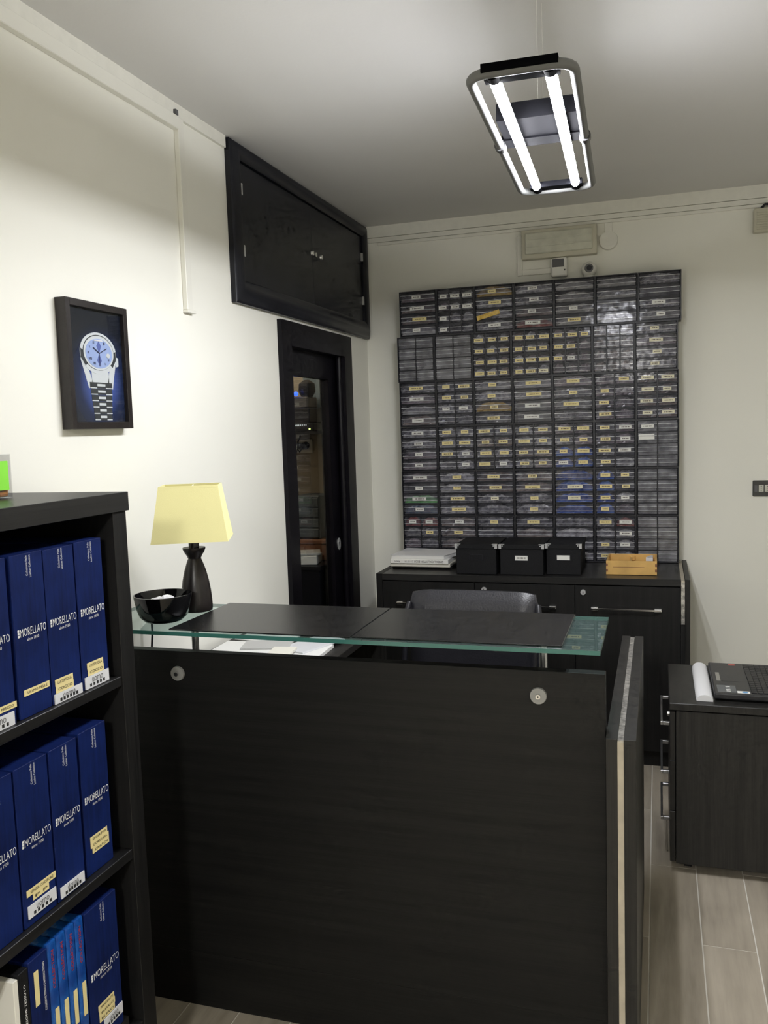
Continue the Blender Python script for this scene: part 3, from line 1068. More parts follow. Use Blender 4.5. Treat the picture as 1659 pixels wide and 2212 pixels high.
for r, row in enumerate(LAYOUT):
    zb = SZ + 0.001 + (5 - r) * UH
    x0 = -1.290 + (0.013 if r == 0 else 0.0) + (-0.002, -0.004, 0.0, 0.001, 0.0, 0.0)[r]
    for u, (n, labs) in enumerate(row):
        xc = x0 + UW * (u + 0.5)
        dy = random.uniform(-0.003, 0.003) + (0.012 if r == 0 else 0)
        what = {1: 'one column of wide clear drawers', 2: 'two columns of clear drawers', 3: 'three columns of small drawers'}[n]
        rown = 'top row' if r == 0 else ('bottom row' if r == 5 else ORD[r] + ' row')
        t = thing('drawer_unit', f'black drawer unit, {ORD[u]} from left in the {rown}, {what}', 'drawer unit',
                  (xc, FY + dy, zb), 0.0, 'small parts drawer units on the sideboard')
        fme, cw, ch, h, th = unit_frame(n)
        inst('frame', fme, t)
        empty = (r, u) in EMPTY
        dme, z0 = drawer_mesh(n, cw, ch, 'drawer_plastic_empty' if empty else 'drawer_plastic')
        rows = labs.split()
        for i in range(4):
            for c in range(n):
                dx = -h + th + cw * (c + 0.5)
                dz = th + ch * (3 - i) + 0.0022
                out = random.choice((0, 0, 0, 0.002, 0.003, -0.001))
                d = inst('drawer', dme, t, (dx, 0.0035 - out, dz))
                cm = COLR.get((r, u, i)) or COLR.get((r, u))
                if r == 4 and u == 5 and c == 1:
                    cm = None
                if r == 5 and u == 5 and c == 0:
                    cm = None
                if not empty or random.random() < 0.25:
                    if cm is None:
                        cm = random.choice(('bag_grey', 'bag_grey', 'bag_grey', 'bag_mauve', 'bag_brown', 'bag_white') if u < 4 else ('bag_grey', 'bag_grey', 'bag_mauve', 'bag_white'))
                    if random.random() < 0.93:
                        inst('contents', bag_mesh(n, random.randrange(6), cm, cw, ch), d)
                l = rows[i][c]
                if l != '-':
                    lw = random.choice({1: (0.040, 0.046, 0.062, 0.075), 2: (0.038, 0.046, 0.058), 3: (0.036, 0.040, 0.046)}[n])
                    lh = 0.0155
                    mt = {'y': 'sticker_yellow', 'w': 'sticker_white', 'p': 'sticker_pale', 'b': 'label_white'}[l]
                    if l == 'b':
                        lw, lh = 0.072, 0.026
                    ox = random.uniform(-0.004, 0.004) if n > 1 else random.uniform(-0.01, 0.008)
                    lb = inst('label', label_mesh(lw, lh, mt), d, (ox, -0.0036, z0 + 0.0028))
                    lb.rotation_euler = (0, random.uniform(-0.02, 0.02), 0)
        if (r, u) == (0, 2):
            # gold strip lying slanted across the front of the third drawer
            bm = bmesh.new()
            rbox(bm, (0, 0, 0), (0.118, 0.0012, 0.022), 0, 0, -0.24)
            g = obj('gold_strip', bm, 'bag_gold', t, local=True)
            g.location = (-0.028, -0.010, 0.083)
            g['label'] = 'slanted gold strip'

# ------------------------------------------------------------------ things on the back wall
t = thing('emergency_light', 'cream emergency light fitting on the back wall above the drawers', 'light fitting', (-0.468, YB, 2.375))
obj('housing', bx(-0.652, -0.284, YB - 0.05, YB, 2.374, 2.518), 'cream_plastic', t, bevel=0.006, seg=2)
obj('diffuser', bx(-0.632, -0.304, YB - 0.062, YB - 0.05, 2.396, 2.500), 'diffuser_cream', t, bevel=0.006, seg=2)
for zz in (2.43, 2.465):
    obj('ridge', bx(-0.625, -0.311, YB - 0.0645, YB - 0.062, zz, zz + 0.006), 'diffuser_cream', t)
t = thing('cable_trunking', 'short white trunking around the emergency light down to the motion sensor', 'trunking', (-0.6, YB, 2.30))
obj('run', bx(-0.68, -0.655, YB - 0.015, YB, 2.302, 2.50), 'trunking_white', t, bevel=0.002)
obj('run', bx(-0.655, -0.509, YB - 0.015, YB, 2.302, 2.330), 'trunking_white', t, bevel=0.002)
t = thing('motion_sensor', 'small white motion sensor on the wall below the emergency light', 'sensor', (-0.467, YB, 2.282))
obj('body', bx(-0.507, -0.429, YB - 0.045, YB, 2.278, 2.372), 'white_plastic', t, bevel=0.008, seg=2)
obj('lens', bx(-0.500, -0.443, YB - 0.0475, YB - 0.0445, 2.325, 2.364), 'grey_plastic', t, bevel=0.001)
obj('sensor_light', bx(-0.442, -0.437, YB - 0.0465, YB - 0.0445, 2.305, 2.313), 'ink_black', t)
t = thing('junction_cover', 'round white junction cover right of the emergency light', 'cover', (-0.230, YB, 2.39))
obj('lid', B(cyl, (-0.230, YB, 2.437), (-0.230, YB - 0.018, 2.437), 0.046, 0.043, 28), 'trim_paint', t, smooth=True)
obj('neck', bx(-0.248, -0.212, YB - 0.013, YB, 2.470, 2.522), 'trunking_white', t, bevel=0.002)
t = thing('dome_camera', 'white dome security camera on top of the drawer units', 'camera', (-0.322, 4.43, SZ + 6 * UH))
CZ = SZ + 6 * UH + 0.0015
obj('base', B(cyl, (-0.322, 4.44, CZ), (-0.322, 4.44, CZ + 0.012), 0.030, 0.030, 24), 'white_plastic', t, smooth=True)
bm = bmesh.new()
bmesh.ops.create_uvsphere(bm, u_segments=24, v_segments=14, radius=0.038, matrix=Matrix.Translation((-0.322, 4.44, CZ + 0.044)))
obj('ball', bm, 'white_plastic', t, smooth=True)
bm = bmesh.new()
cyl(bm, (-0.320, 4.412, CZ + 0.046), (-0.318, 4.401, CZ + 0.046), 0.0215, 0.0200, 24)
q = obj('eye', bm, 'dark_steel', t, smooth=True)
obj('lens', B(cyl, (-0.318, 4.4015, CZ + 0.046), (-0.3178, 4.3995, CZ + 0.046), 0.013, 0.012, 20), 'bowl_black', q, smooth=True)
t = thing('wall_siren', 'beige slatted box high on the back wall at the right edge', 'siren', (0.56, YB, 2.405))
obj('housing', bx(0.425, 0.70, YB - 0.05, YB, 2.404, 2.512), 'cream_plastic', t, bevel=0.006, seg=2)
for i in range(8):
    obj('slat', bx(0.438, 0.69, YB - 0.0545, YB - 0.049, 2.415 + 0.0108 * i, 2.4205 + 0.0108 * i), 'cream_plastic', t)
bm = bmesh.new()
tube(bm, [(0.46, YB - 0.02, 2.515), (0.475, YB - 0.03, 2.53), (0.50, YB - 0.03, 2.528), (0.52, YB - 0.02, 2.513)], 0.006, 8)
obj('cable', bm, 'black_plastic', t, smooth=True)
t = thing('socket_plate', 'dark grey socket plate with pale modules on the back wall', 'socket', (0.5, YB, 1.17))
obj('plate', bx(0.434, 0.570, YB - 0.009, YB, 1.170, 1.247), 'socket_plate', t, bevel=0.003)
mdl = obj('module', bx(0.441, 0.456, YB - 0.012, YB - 0.009, 1.19, 1.224), 'grey_plastic', t, bevel=0.001)
for i in range(3):
    xm = 0.4605 + 0.0265 * i
    mm = obj('module', bx(xm, xm + 0.022, YB - 0.012, YB - 0.009, 1.192, 1.226), 'socket_module', t, bevel=0.001)
    for k in range(3):
        obj('hole', B(cyl, (xm + 0.011, YB - 0.012, 1.199 + 0.010 * k), (xm + 0.011, YB - 0.0126, 1.199 + 0.010 * k), 0.0024, seg=10), 'ink_black', mm)

# ------------------------------------------------------------------ things on the sideboard
SZT = SZ + 0.0005
single('binder', bx(-1.268, -0.962, 4.075, 4.325, SZT - 0.001, 0.868), 'box_card_black', 'thin black binder under the white catalogues on the sideboard', 'binder', bevel=0.001)
single('catalogue', bx(-1.272, -0.968, 4.055, 4.300, 0.8685, 0.8855), 'paper_cream', 'lowest of three white catalogues stacked on the sideboard', 'catalogue', bevel=0.002)
t = thing('catalogue', 'white catalogue with upside-down black lettering on its spine, middle of stack', 'catalogue', (-1.14, 4.17, 0.886))
obj('cover', bx(-1.270, -0.975, 4.045, 4.290, 0.886, 0.908), 'paper_white', t, bevel=0.002)
bm = bmesh.new()
add_text(bm, 'GENERAL COLLECTION BOOK', (-0.998, 4.0445, 0.902), (-0.150, 0, 0), (0, 0, -0.0105), 0.012)
obj('lettering', bm, 'ink_black', t)
bm = bmesh.new()
add_text(bm, '2013/14', (-1.153, 4.0445, 0.902), (-0.042, 0, 0), (0, 0, -0.0095))
obj('lettering', bm, 'ink_grey', t)
bm = bmesh.new()
add_text(bm, 'RADO', (-1.222, 4.0445, 0.900), (-0.028, 0, 0), (0, 0, -0.007), 0.01)
obj('lettering', bm, 'ink_black', t)
t = thing('catalogue', 'white softcover catalogue lying on top of the stack beside black boxes', 'catalogue', (-1.12, 4.17, 0.9085))
bm = bmesh.new()
prism_z(bm, [(-1.265, 4.052), (-0.995, 4.045), (-0.940, 4.25), (-1.255, 4.30)], 0.9085, 0.9265)
obj('pages', bm, 'paper_white', t, bevel=0.001)
bm = bmesh.new()
prism_z(bm, [(-1.266, 4.050), (-0.993, 4.043), (-0.938, 4.252), (-1.256, 4.302)], 0.9265, 0.928)
obj('cover', bm, 'card_white', t)


def storage_box(x0, x1, y0, lab, label, lid_metal):
    t = thing('storage_box', label, 'box', ((x0 + x1) / 2, y0 + 0.13, SZT))
    obj('body', bx(x0 + 0.004, x1 - 0.004, y0 + 0.004, y0 + 0.262, SZT, 0.988), 'box_card_black', t, bevel=0.002)
    lid = obj('lid', bx(x0, x1, y0, y0 + 0.267, 0.9785, 1.0), 'box_card_black', t, bevel=0.002)
    for xx, s in ((x0, 1), (x1, -1)):
        a, b = sorted((xx - s * 0.0012, xx + s * 0.024))
        bm = boxes([(a, b, y0 - 0.0014, y0 + 0.018, 0.9995, 1.0015), (min(xx - s * 0.0014, xx + s * 0.011), max(xx - s * 0.0014, xx + s * 0.011), y0 - 0.0016, y0 + 0.001, 0.981, 1.001)])
        cn = obj('metal_corner', bm, 'bright_metal', lid)
        obj('rivet', B(cyl, (xx + s * 0.016, y0 - 0.001, 0.994), (xx + s * 0.016, y0 - 0.0035, 0.994), 0.003, seg=10), 'bright_metal', cn)
    xm = (x0 + x1) / 2 + lab[2]
    bm = boxes([(xm - 0.032, xm + 0.032, y0 + 0.0015, y0 + 0.004, 0.924, 0.927), (xm - 0.032, xm + 0.032, y0 + 0.0015, y0 + 0.004, 0.949, 0.952), (xm - 0.032, xm - 0.029, y0 + 0.0015, y0 + 0.004, 0.927, 0.949), (xm + 0.029, xm + 0.032, y0 + 0.0015, y0 + 0.004, 0.927, 0.949)])
    h = obj('label_holder', bm, 'black_plastic', t)
    if lab[0]:
        obj('card', bx(xm - 0.029, xm + 0.029, y0 + 0.0025, y0 + 0.004, 0.927, 0.949), lab[0], h)
    return t


storage_box(-0.914, -0.715, 3.935, (None, 0, 0), 'black storage box without label card, beside the white catalogues', 1)
storage_box(-0.706, -0.499, 3.935, ('sticker_white', 0, 0), 'middle black storage box with a printed label card', 1)
storage_box(-0.496, -0.333, 3.965, ('label_white', 0, 0), 'black storage box with a blank white card, nearest the wooden tray', 1)

t = thing('wooden_tray', 'pale wooden tray with compartments at the right of the sideboard', 'tray', (-0.11, 4.1, SZT), math.radians(-1.2))
wx0, wx1, wy0, wy1, wz0, wz1 = -0.227, -0.006, 4.0, 4.225, SZT, 0.922
obj('side', bx(wx0, wx1, wy0, wy0 + 0.008, wz0, wz1), 'pine', t, bevel=0.0008)
obj('side', bx(wx0, wx1, wy1 - 0.008, wy1, wz0, wz1), 'pine', t, bevel=0.0008)
obj('side', bx(wx0, wx0 + 0.008, wy0 + 0.008, wy1 - 0.008, wz0, wz1), 'pine', t, bevel=0.0008)
obj('side', bx(wx1 - 0.008, wx1, wy0 + 0.008, wy1 - 0.008, wz0, wz1), 'pine', t, bevel=0.0008)
obj('bottom', bx(wx0 + 0.008, wx1 - 0.008, wy0 + 0.008, wy1 - 0.008, wz0, wz0 + 0.005), 'pine', t)
obj('divider', bx(-0.125, -0.118, wy0 + 0.008, wy1 - 0.008, wz0 + 0.005, wz1 - 0.012), 'pine', t)
obj('divider', bx(-0.130, -0.104, wy1 - 0.022, wy1 - 0.008, wz1 - 0.03, wz1 - 0.006), 'pine', t, bevel=0.003)
for zz in (0.873, 0.897):
    for xx in (wx0, wx1 - 0.008):
        obj('finger_joint', bx(xx, xx + 0.008, wy0 - 0.0004, wy0, zz, zz + 0.012), 'shelf_orange', t)
obj('crack', bx(-0.196, -0.06, wy0 - 0.0004, wy0, 0.8925, 0.8945), 'shelf_orange', t)
bm = bmesh.new()
prism_z(bm, [(-0.055, 4.13), (-0.024, 4.12), (-0.024, 4.195), (-0.034, 4.20)], wz0 + 0.0055, wz1 - 0.002)
single('folded_note', bm, 'card_white', 'folded white note standing in the wooden tray', 'paper')

# ------------------------------------------------------------------ office chair behind the counter
t = thing('office_chair', 'black padded leather office chair standing behind the glass counter', 'chair', (-0.675, 3.3, 0))
CYB = 3.17
bm = bmesh.new()
nx, nz = 15, 13
grid = {}
for side in (0, 1):
    for i in range(nx):
        for k in range(nz):
            u = i / (nx - 1) * 2 - 1
            v = k / (nz - 1)
            w = 0.252 * (1 - 0.10 * (1 - v) ** 2) * (1 if v < 0.85 else 1 - 0.05 * ((v - 0.85) / 0.15) ** 2)
            x = -0.678 + u * w
            z = 0.47 + v * 0.452 - 0.010 * abs(u) ** 8 * v
            edge = min(1, (1 - abs(u)) * 5, (1 - v) * 6, v * 6)
            pad = 0.043 * (1 - (1 - max(edge, 0)) ** 2) ** 0.5 + 0.008
            curve = 0.012 * u * u
            roll = 0.012 * math.cos(v * 2 * PI * 4) * (1 if 0.06 < v < 0.94 else 0)
            y = CYB - curve + 0.05 * v + (pad + roll if side else -pad * 0.7)
            grid[side, i, k] = bm.verts.new((x, y, z))
for side in (0, 1):
    for i in range(nx - 1):
        for k in range(nz - 1):
            bm.faces.new((grid[side, i, k], grid[side, i + 1, k], grid[side, i + 1, k + 1], grid[side, i, k + 1]))
rim = [(i, 0) for i in range(nx)] + [(nx - 1, k) for k in range(1, nz)] + [(i, nz - 1) for i in range(nx - 2, -1, -1)] + [(0, k) for k in range(nz - 2, 0, -1)]
for a, b in zip(rim, rim[1:] + rim[:1]):
    bm.faces.new((grid[0, a[0], a[1]], grid[0, b[0], b[1]], grid[1, b[0], b[1]], grid[1, a[0], a[1]]))
obj('backrest', bm, 'chair_leather', t, smooth=True)
for s in (-1, 1):
    bm = bmesh.new()
    tube(bm, [(-0.678 + s * 0.250, CYB + 0.020, 0.875), (-0.678 + s * 0.258, CYB - 0.01, 0.83), (-0.678 + s * 0.262, CYB - 0.045, 0.6), (-0.678 + s * 0.25, CYB - 0.02, 0.44), (-0.678 + s * 0.23, CYB + 0.12, 0.40)], 0.011, 10)
    obj('back_frame', bm, 'black_plastic', t, smooth=True)
obj('seat', bx(-0.92, -0.436, CYB + 0.03, CYB + 0.52, 0.41, 0.50), 'chair_leather', t, bevel=0.03, seg=3, smooth=True)
obj('gas_column', B(cyl, (-0.678, 3.44, 0.09), (-0.678, 3.44, 0.41), 0.026, 0.02), 'dark_steel', t, smooth=True)
for i in range(5):
    a = 2 * PI * i / 5 + 0.3
    ex, ey = -0.678 + 0.26 * math.cos(a), 3.44 + 0.26 * math.sin(a)
    bm = bmesh.new()
    cyl(bm, (-0.678, 3.44, 0.10), (ex, ey, 0.075), 0.024, 0.014, 10)
    lg = obj('leg', bm, 'black_plastic', t, smooth=True)
    bm = bmesh.new()
    cyl(bm, (ex - 0.02 * math.sin(a), ey + 0.02 * math.cos(a), 0.029), (ex + 0.02 * math.sin(a), ey - 0.02 * math.cos(a), 0.029), 0.028, seg=14)
    cyl(bm, (ex, ey, 0.05), (ex, ey, 0.08), 0.008, seg=8)
    obj('castor', bm, 'black_plastic', lg, smooth=True)

# ------------------------------------------------------------------ side desk along the left wall with papers
t = thing('side_desk', 'dark low desk along the left wall holding papers behind the counter', 'desk', (-1.27, 2.75, 0))
obj('top', bx(-1.498, -1.02, 2.30, 3.20, 0.775, 0.80), 'wenge_y', t, bevel=0.001)
obj('panel', bx(-1.498, -1.03, 2.31, 2.335, 0.0, 0.775), 'wenge_v_lit', t)
obj('panel', bx(-1.498, -1.03, 3.165, 3.19, 0.0, 0.775), 'wenge_v_lit', t)
rng = random.Random(5)
sheets = [
    ('white papers spread nearest the counter on the side desk', -1.27, 2.60, 0.40, 0.26, 0.012, 0.04, 'paper_white'),
    ('white sheet lying by the wall at the back of side desk', -1.36, 2.92, 0.21, 0.30, 0.004, -0.1, 'paper_white'),
    ('grey catalogue lying on the papers of the side desk', -1.30, 2.68, 0.17, 0.11, 0.006, 0.25, 'paper_grey'),
    ('long white envelope at the right of the side desk papers', -1.15, 2.72, 0.12, 0.22, 0.005, -0.35, 'card_white'),
    ('small cream notepad on the side desk papers', -1.20, 2.58, 0.08, 0.10, 0.008, 0.15, 'paper_cream'),
]
zs = {0: 0.8002, 1: 0.8002, 2: 0.8126, 3: 0.8126, 4: 0.8180}
for i, (lb, x, y, sx, sy, th, rz, mt) in enumerate(sheets):
    bm = bmesh.new()
    z0 = zs[i]
    rbox(bm, (x, y, z0 + th / 2), (sx, sy, th), rz)
    single('paper_sheet' if i not in (2, 4) else ('catalogue' if i == 2 else 'notepad'), bm, mt, lb, 'paper', bevel=0.0005)

# ------------------------------------------------------------------ reception counter
t = thing('reception_counter', 'black wood reception counter with a raised glass top', 'counter', (-0.72, 2.3, 0))
PY = 1.94
obj('front_panel', bx(-1.495, -0.1135, PY, PY + 0.028, 0.158, 0.989), 'wenge_h', t, bevel=0.0012)
obj('plinth', bx(-1.495, -0.1135, PY + 0.006, PY + 0.03, 0.0, 0.156), 'wenge_h', t, bevel=0.001)
obj('desk_top', bx(-1.495, -0.1135, PY + 0.03, 2.22, 0.745, 0.77), 'wenge_h', t)
for x0 in (-0.112,):
    fy = 1.90
    p = obj('end_panel', boxes([(x0, x0 + 0.025, fy, 2.86, 0, 0.855), (x0 + 0.0385, x0 + 0.065, fy, 2.86, 0, 0.855)]), 'wenge_v_lit', t, bevel=0.0008)
    obj('core', bx(x0 + 0.025, x0 + 0.0385, fy + 0.002, 2.858, 0, 0.848), 'alu_edge', p)
    obj('top_tape', bx(x0 + 0.0255, x0 + 0.038, fy + 0.003, 2.857, 0.848, 0.852), 'alu_tape', p)
for x in (-1.203, -0.263):
    d = obj('bolt_disc', B(cyl, (x, PY, 0.930), (x, PY - 0.006, 0.930), 0.0195, 0.0185, 32), 'disc_grey', t, smooth=True)
    obj('screw', B(cyl, (x, PY - 0.006, 0.930), (x, PY - 0.012, 0.930), 0.0065, 0.0055, 16), 'chrome', d, smooth=True)
    obj('screw_slot', B(cyl, (x, PY - 0.0121, 0.930), (x, PY - 0.0125, 0.930), 0.0022, seg=6), 'ink_black', d)
    obj('post', B(cyl, (x, 2.036, 0.770), (x, 2.036, 1.0497), 0.0095, seg=18), 'steel', t, smooth=True)
GX0, GX1, GY0, GY1, GZ0, GZ1 = -1.45, -0.1195, 1.866, 2.205, 1.050, 1.060
bm = bx(GX0, GX1, GY0, GY1, GZ0, GZ1)
bm.normal_update()
for f in bm.faces:
    f.material_index = 0 if abs(f.normal.z) > 0.5 else 1
g = obj('glass_top', bm, ['counter_glass', 'glass_edge_green'], t)

# leather desk pads
single('desk_pad', bx(-1.186, -0.6975, 1.879, 2.213 - 0.003, GZ1 + 0.0003, GZ1 + 0.0040), 'mat_leather', 'black leather desk pad lying next to the table lamp', 'desk pad', 'desk pads on the glass', bevel=0.001)
single('desk_pad', bx(-0.6945, -0.2025, 1.884, 2.213 - 0.003, GZ1 + 0.0003, GZ1 + 0.0040), 'mat_leather', 'black leather desk pad at the open right end of the glass', 'desk pad', 'desk pads on the glass', bevel=0.001)

# bowl with sweets
BXC, BYC, BZC = -1.256, 1.972, GZ1 + 0.0003
t = thing('bowl', 'glossy black round bowl standing on the glass beside the lamp', 'bowl', (BXC, BYC, BZC))
bm = bmesh.new()
prof = [(0.036, 0.0), (0.050, 0.004), (0.0625, 0.016), (0.0695, 0.036), (0.0760, 0.071), (0.0760, 0.074), (0.0730, 0.074), (0.0665, 0.036), (0.0585, 0.019), (0.040, 0.008), (0.004, 0.006)]
lathe(bm, prof, (BXC, BYC, BZC), 40)
o = obj('shell', bm, 'bowl_black', t, smooth=True)
for i, (dx, dy, dz, sc, rz) in enumerate([(-0.018, 0.004, 0.054, 0.022, 0.3), (0.004, 0.010, 0.057, 0.021, 1.0), (0.004, 0.03, 0.036, 0.02, 2.0), (-0.03, 0.02, 0.030, 0.02, 0.7)]):
    bm = bmesh.new()
    bmesh.ops.create_icosphere(bm, subdivisions=2, radius=1.0)
    rr = random.Random(i)
    for v in bm.verts:
        v.co *= 0.75 + 0.4 * rr.random()
        v.co = Vector((v.co.x * sc, v.co.y * sc * 0.6, v.co.z * sc * 0.55))
    bmesh.ops.transform(bm, matrix=Matrix.Translation((BXC + dx, BYC + dy, BZC + dz)) @ Matrix.Rotation(rz, 4, 'Z') @ Matrix.Rotation(0.4, 4, 'X'), verts=bm.verts[:])
    single('wrapped_sweet', bm, 'wrap_white', ['white wrapped sweet at the left in the black bowl', 'white wrapped sweet in the middle of the black bowl', 'white wrapped sweet low at the back of the bowl', 'white wrapped sweet low at the left rim of the bowl'][i], 'sweet', 'sweets in the bowl')

# table lamp
LBX, LBY, LBZ = -1.240, 2.118, GZ1 + 0.0003
t = thing('table_lamp', 'table lamp with turned dark wooden base and pale yellow shade', 'lamp', (LBX, LBY, LBZ))
bm = bmesh.new()
prof = [(0.0425, 0.0), (0.0440, 0.006), (0.0435, 0.022), (0.0410, 0.055), (0.0365, 0.085), (0.0300, 0.113), (0.0220, 0.137), (0.0178, 0.147), (0.021, 0.155), (0.0275, 0.165), (0.0315, 0.174), (0.0315, 0.178), (0.010, 0.178)]
lathe(bm, prof, (LBX, LBY, LBZ), 36)
obj('base', bm, 'lamp_wood', t, smooth=True)
obj('stem', B(cyl, (LBX, LBY, LBZ + 0.176), (LBX, LBY, LBZ + 0.215), 0.0145), 'lamp_wood', t, smooth=True)
obj('bulb_holder', B(cyl, (LBX, LBY, LBZ + 0.215), (LBX, LBY, LBZ + 0.26), 0.014, 0.017), 'white_plastic', t, smooth=True)
SHR = math.radians(23)


def shade_ring(w, d, z):
    c, s = math.cos(SHR), math.sin(SHR)
    return [(LBX + x * c - y * s, LBY + x * s + y * c, z) for x, y in ((-w, -d), (w, -d), (w, d), (-w, d))]


bm = bmesh.new()
z0, z1 = LBZ + 0.201, LBZ + 0.354
o0, o1 = shade_ring(0.103, 0.088, z0), shade_ring(0.080, 0.055, z1)
i0, i1 = shade_ring(0.1015, 0.0865, z0), shade_ring(0.0785, 0.0535, z1)
R4 = [[bm.verts.new(p) for p in ring] for ring in (o0, o1, i1, i0)]
for a in range(4):
    A, C = R4[a], R4[(a + 1) % 4]
    for k in range(4):
        l = (k + 1) % 4
        bm.faces.new((A[k], A[l], C[l], C[k]))
sh = obj('shade', bm, 'shade_cloth', t)
for zz, (w, d) in ((z0, (0.1035, 0.0885)), (z1 - 0.006, (0.0813, 0.0565))):
    bm = bmesh.new()
    rg = shade_ring(w, d, zz)
    rg2 = shade_ring(w - 0.0012, d - 0.0012, zz + 0.006)
    A = [bm.verts.new(p) for p in rg]
    C = [bm.verts.new(p) for p in rg2]
    for k in range(4):
        l = (k + 1) % 4
        bm.faces.new((A[k], A[l], C[l], C[k]))
    obj('hem', bm, 'shade_cloth', sh)
bm = bmesh.new()
rg = shade_ring(0.079, 0.054, z1 - 0.004)
mid = [(Vector(rg[i]) + Vector(rg[(i + 1) % 4])) / 2 for i in range(4)]
tube(bm, [mid[0], (LBX, LBY, z1 - 0.012), mid[2]], 0.002, 8)
tube(bm, [mid[1], (LBX, LBY, z1 - 0.012), mid[3]], 0.002, 8)
cyl(bm, (LBX, LBY, LBZ + 0.26), (LBX, LBY, z1 - 0.01), 0.003, seg=8)
obj('shade_carrier', bm, 'white_plastic', t)
bm = bmesh.new()
tube(bm, [(LBX - 0.035, LBY + 0.02, LBZ + 0.006), (-1.32, 2.17, LBZ + 0.004), (-1.40, 2.205, LBZ + 0.004), (-1.45, 2.225, LBZ), (-1.466, 2.232, 1.03), (-1.466, 2.234, 0.96), (-1.473, 2.236, 0.91), (-1.475, 2.24, 0.85), (-1.476, 2.30, 0.803)], 0.0033, 8)
obj('cord', bm, 'black_plastic', t, smooth=True)

# ------------------------------------------------------------------ bookcase with strap boxes (front faces the aisle)
SB = 0.86     # real size relative to the coordinates noted below (same lines of sight)


def S(x, y, z):
    return (x * SB, y * SB, 1.55 + (z - 1.55) * SB)


def sbx(x0, x1, y0, y1, z0, z1):
    a = S(x0, y0, z0)
    b = S(x1, y1, z1)
    return bx(a[0], b[0], a[1], b[1], max(0.0, a[2]), b[2])


FX, BK = -1.300, -1.735
ZFL = 1.55 - 1.55 / SB + 0.0006
t = thing('bookcase', 'black bookcase at the left filled with navy boxes', 'bookcase', S(-1.5, 1.4, ZFL))
obj('top', sbx(BK, FX + 0.006, 0.70, 1.900, 1.365, 1.413), 'shelf_wood', t, bevel=0.001)
obj('side_panel', sbx(BK, FX, 1.837, 1.893, ZFL, 1.3645), 'sideboard_wood', t, bevel=0.001)
obj('side_panel', sbx(BK, FX, 0.705, 0.76, ZFL, 1.3645), 'sideboard_wood', t, bevel=0.001)
obj('back_panel', sbx(BK, BK + 0.012, 0.76, 1.837, ZFL, 1.3645), 'sideboard_wood', t)
for z0, z1 in ((0.921, 0.946), (0.461, 0.487), (-0.03, 0.012)):
    obj('shelf', sbx(BK + 0.012, FX - 0.004, 0.76, 1.837, z0, z1), 'shelf_wood', t, bevel=0.001)
obj('plinth', sbx(FX - 0.03, FX - 0.008, 0.76, 1.837, ZFL, -0.03), 'sideboard_wood', t)

BFX = -1.318   # front face of the boxes
EPS = 0.0006


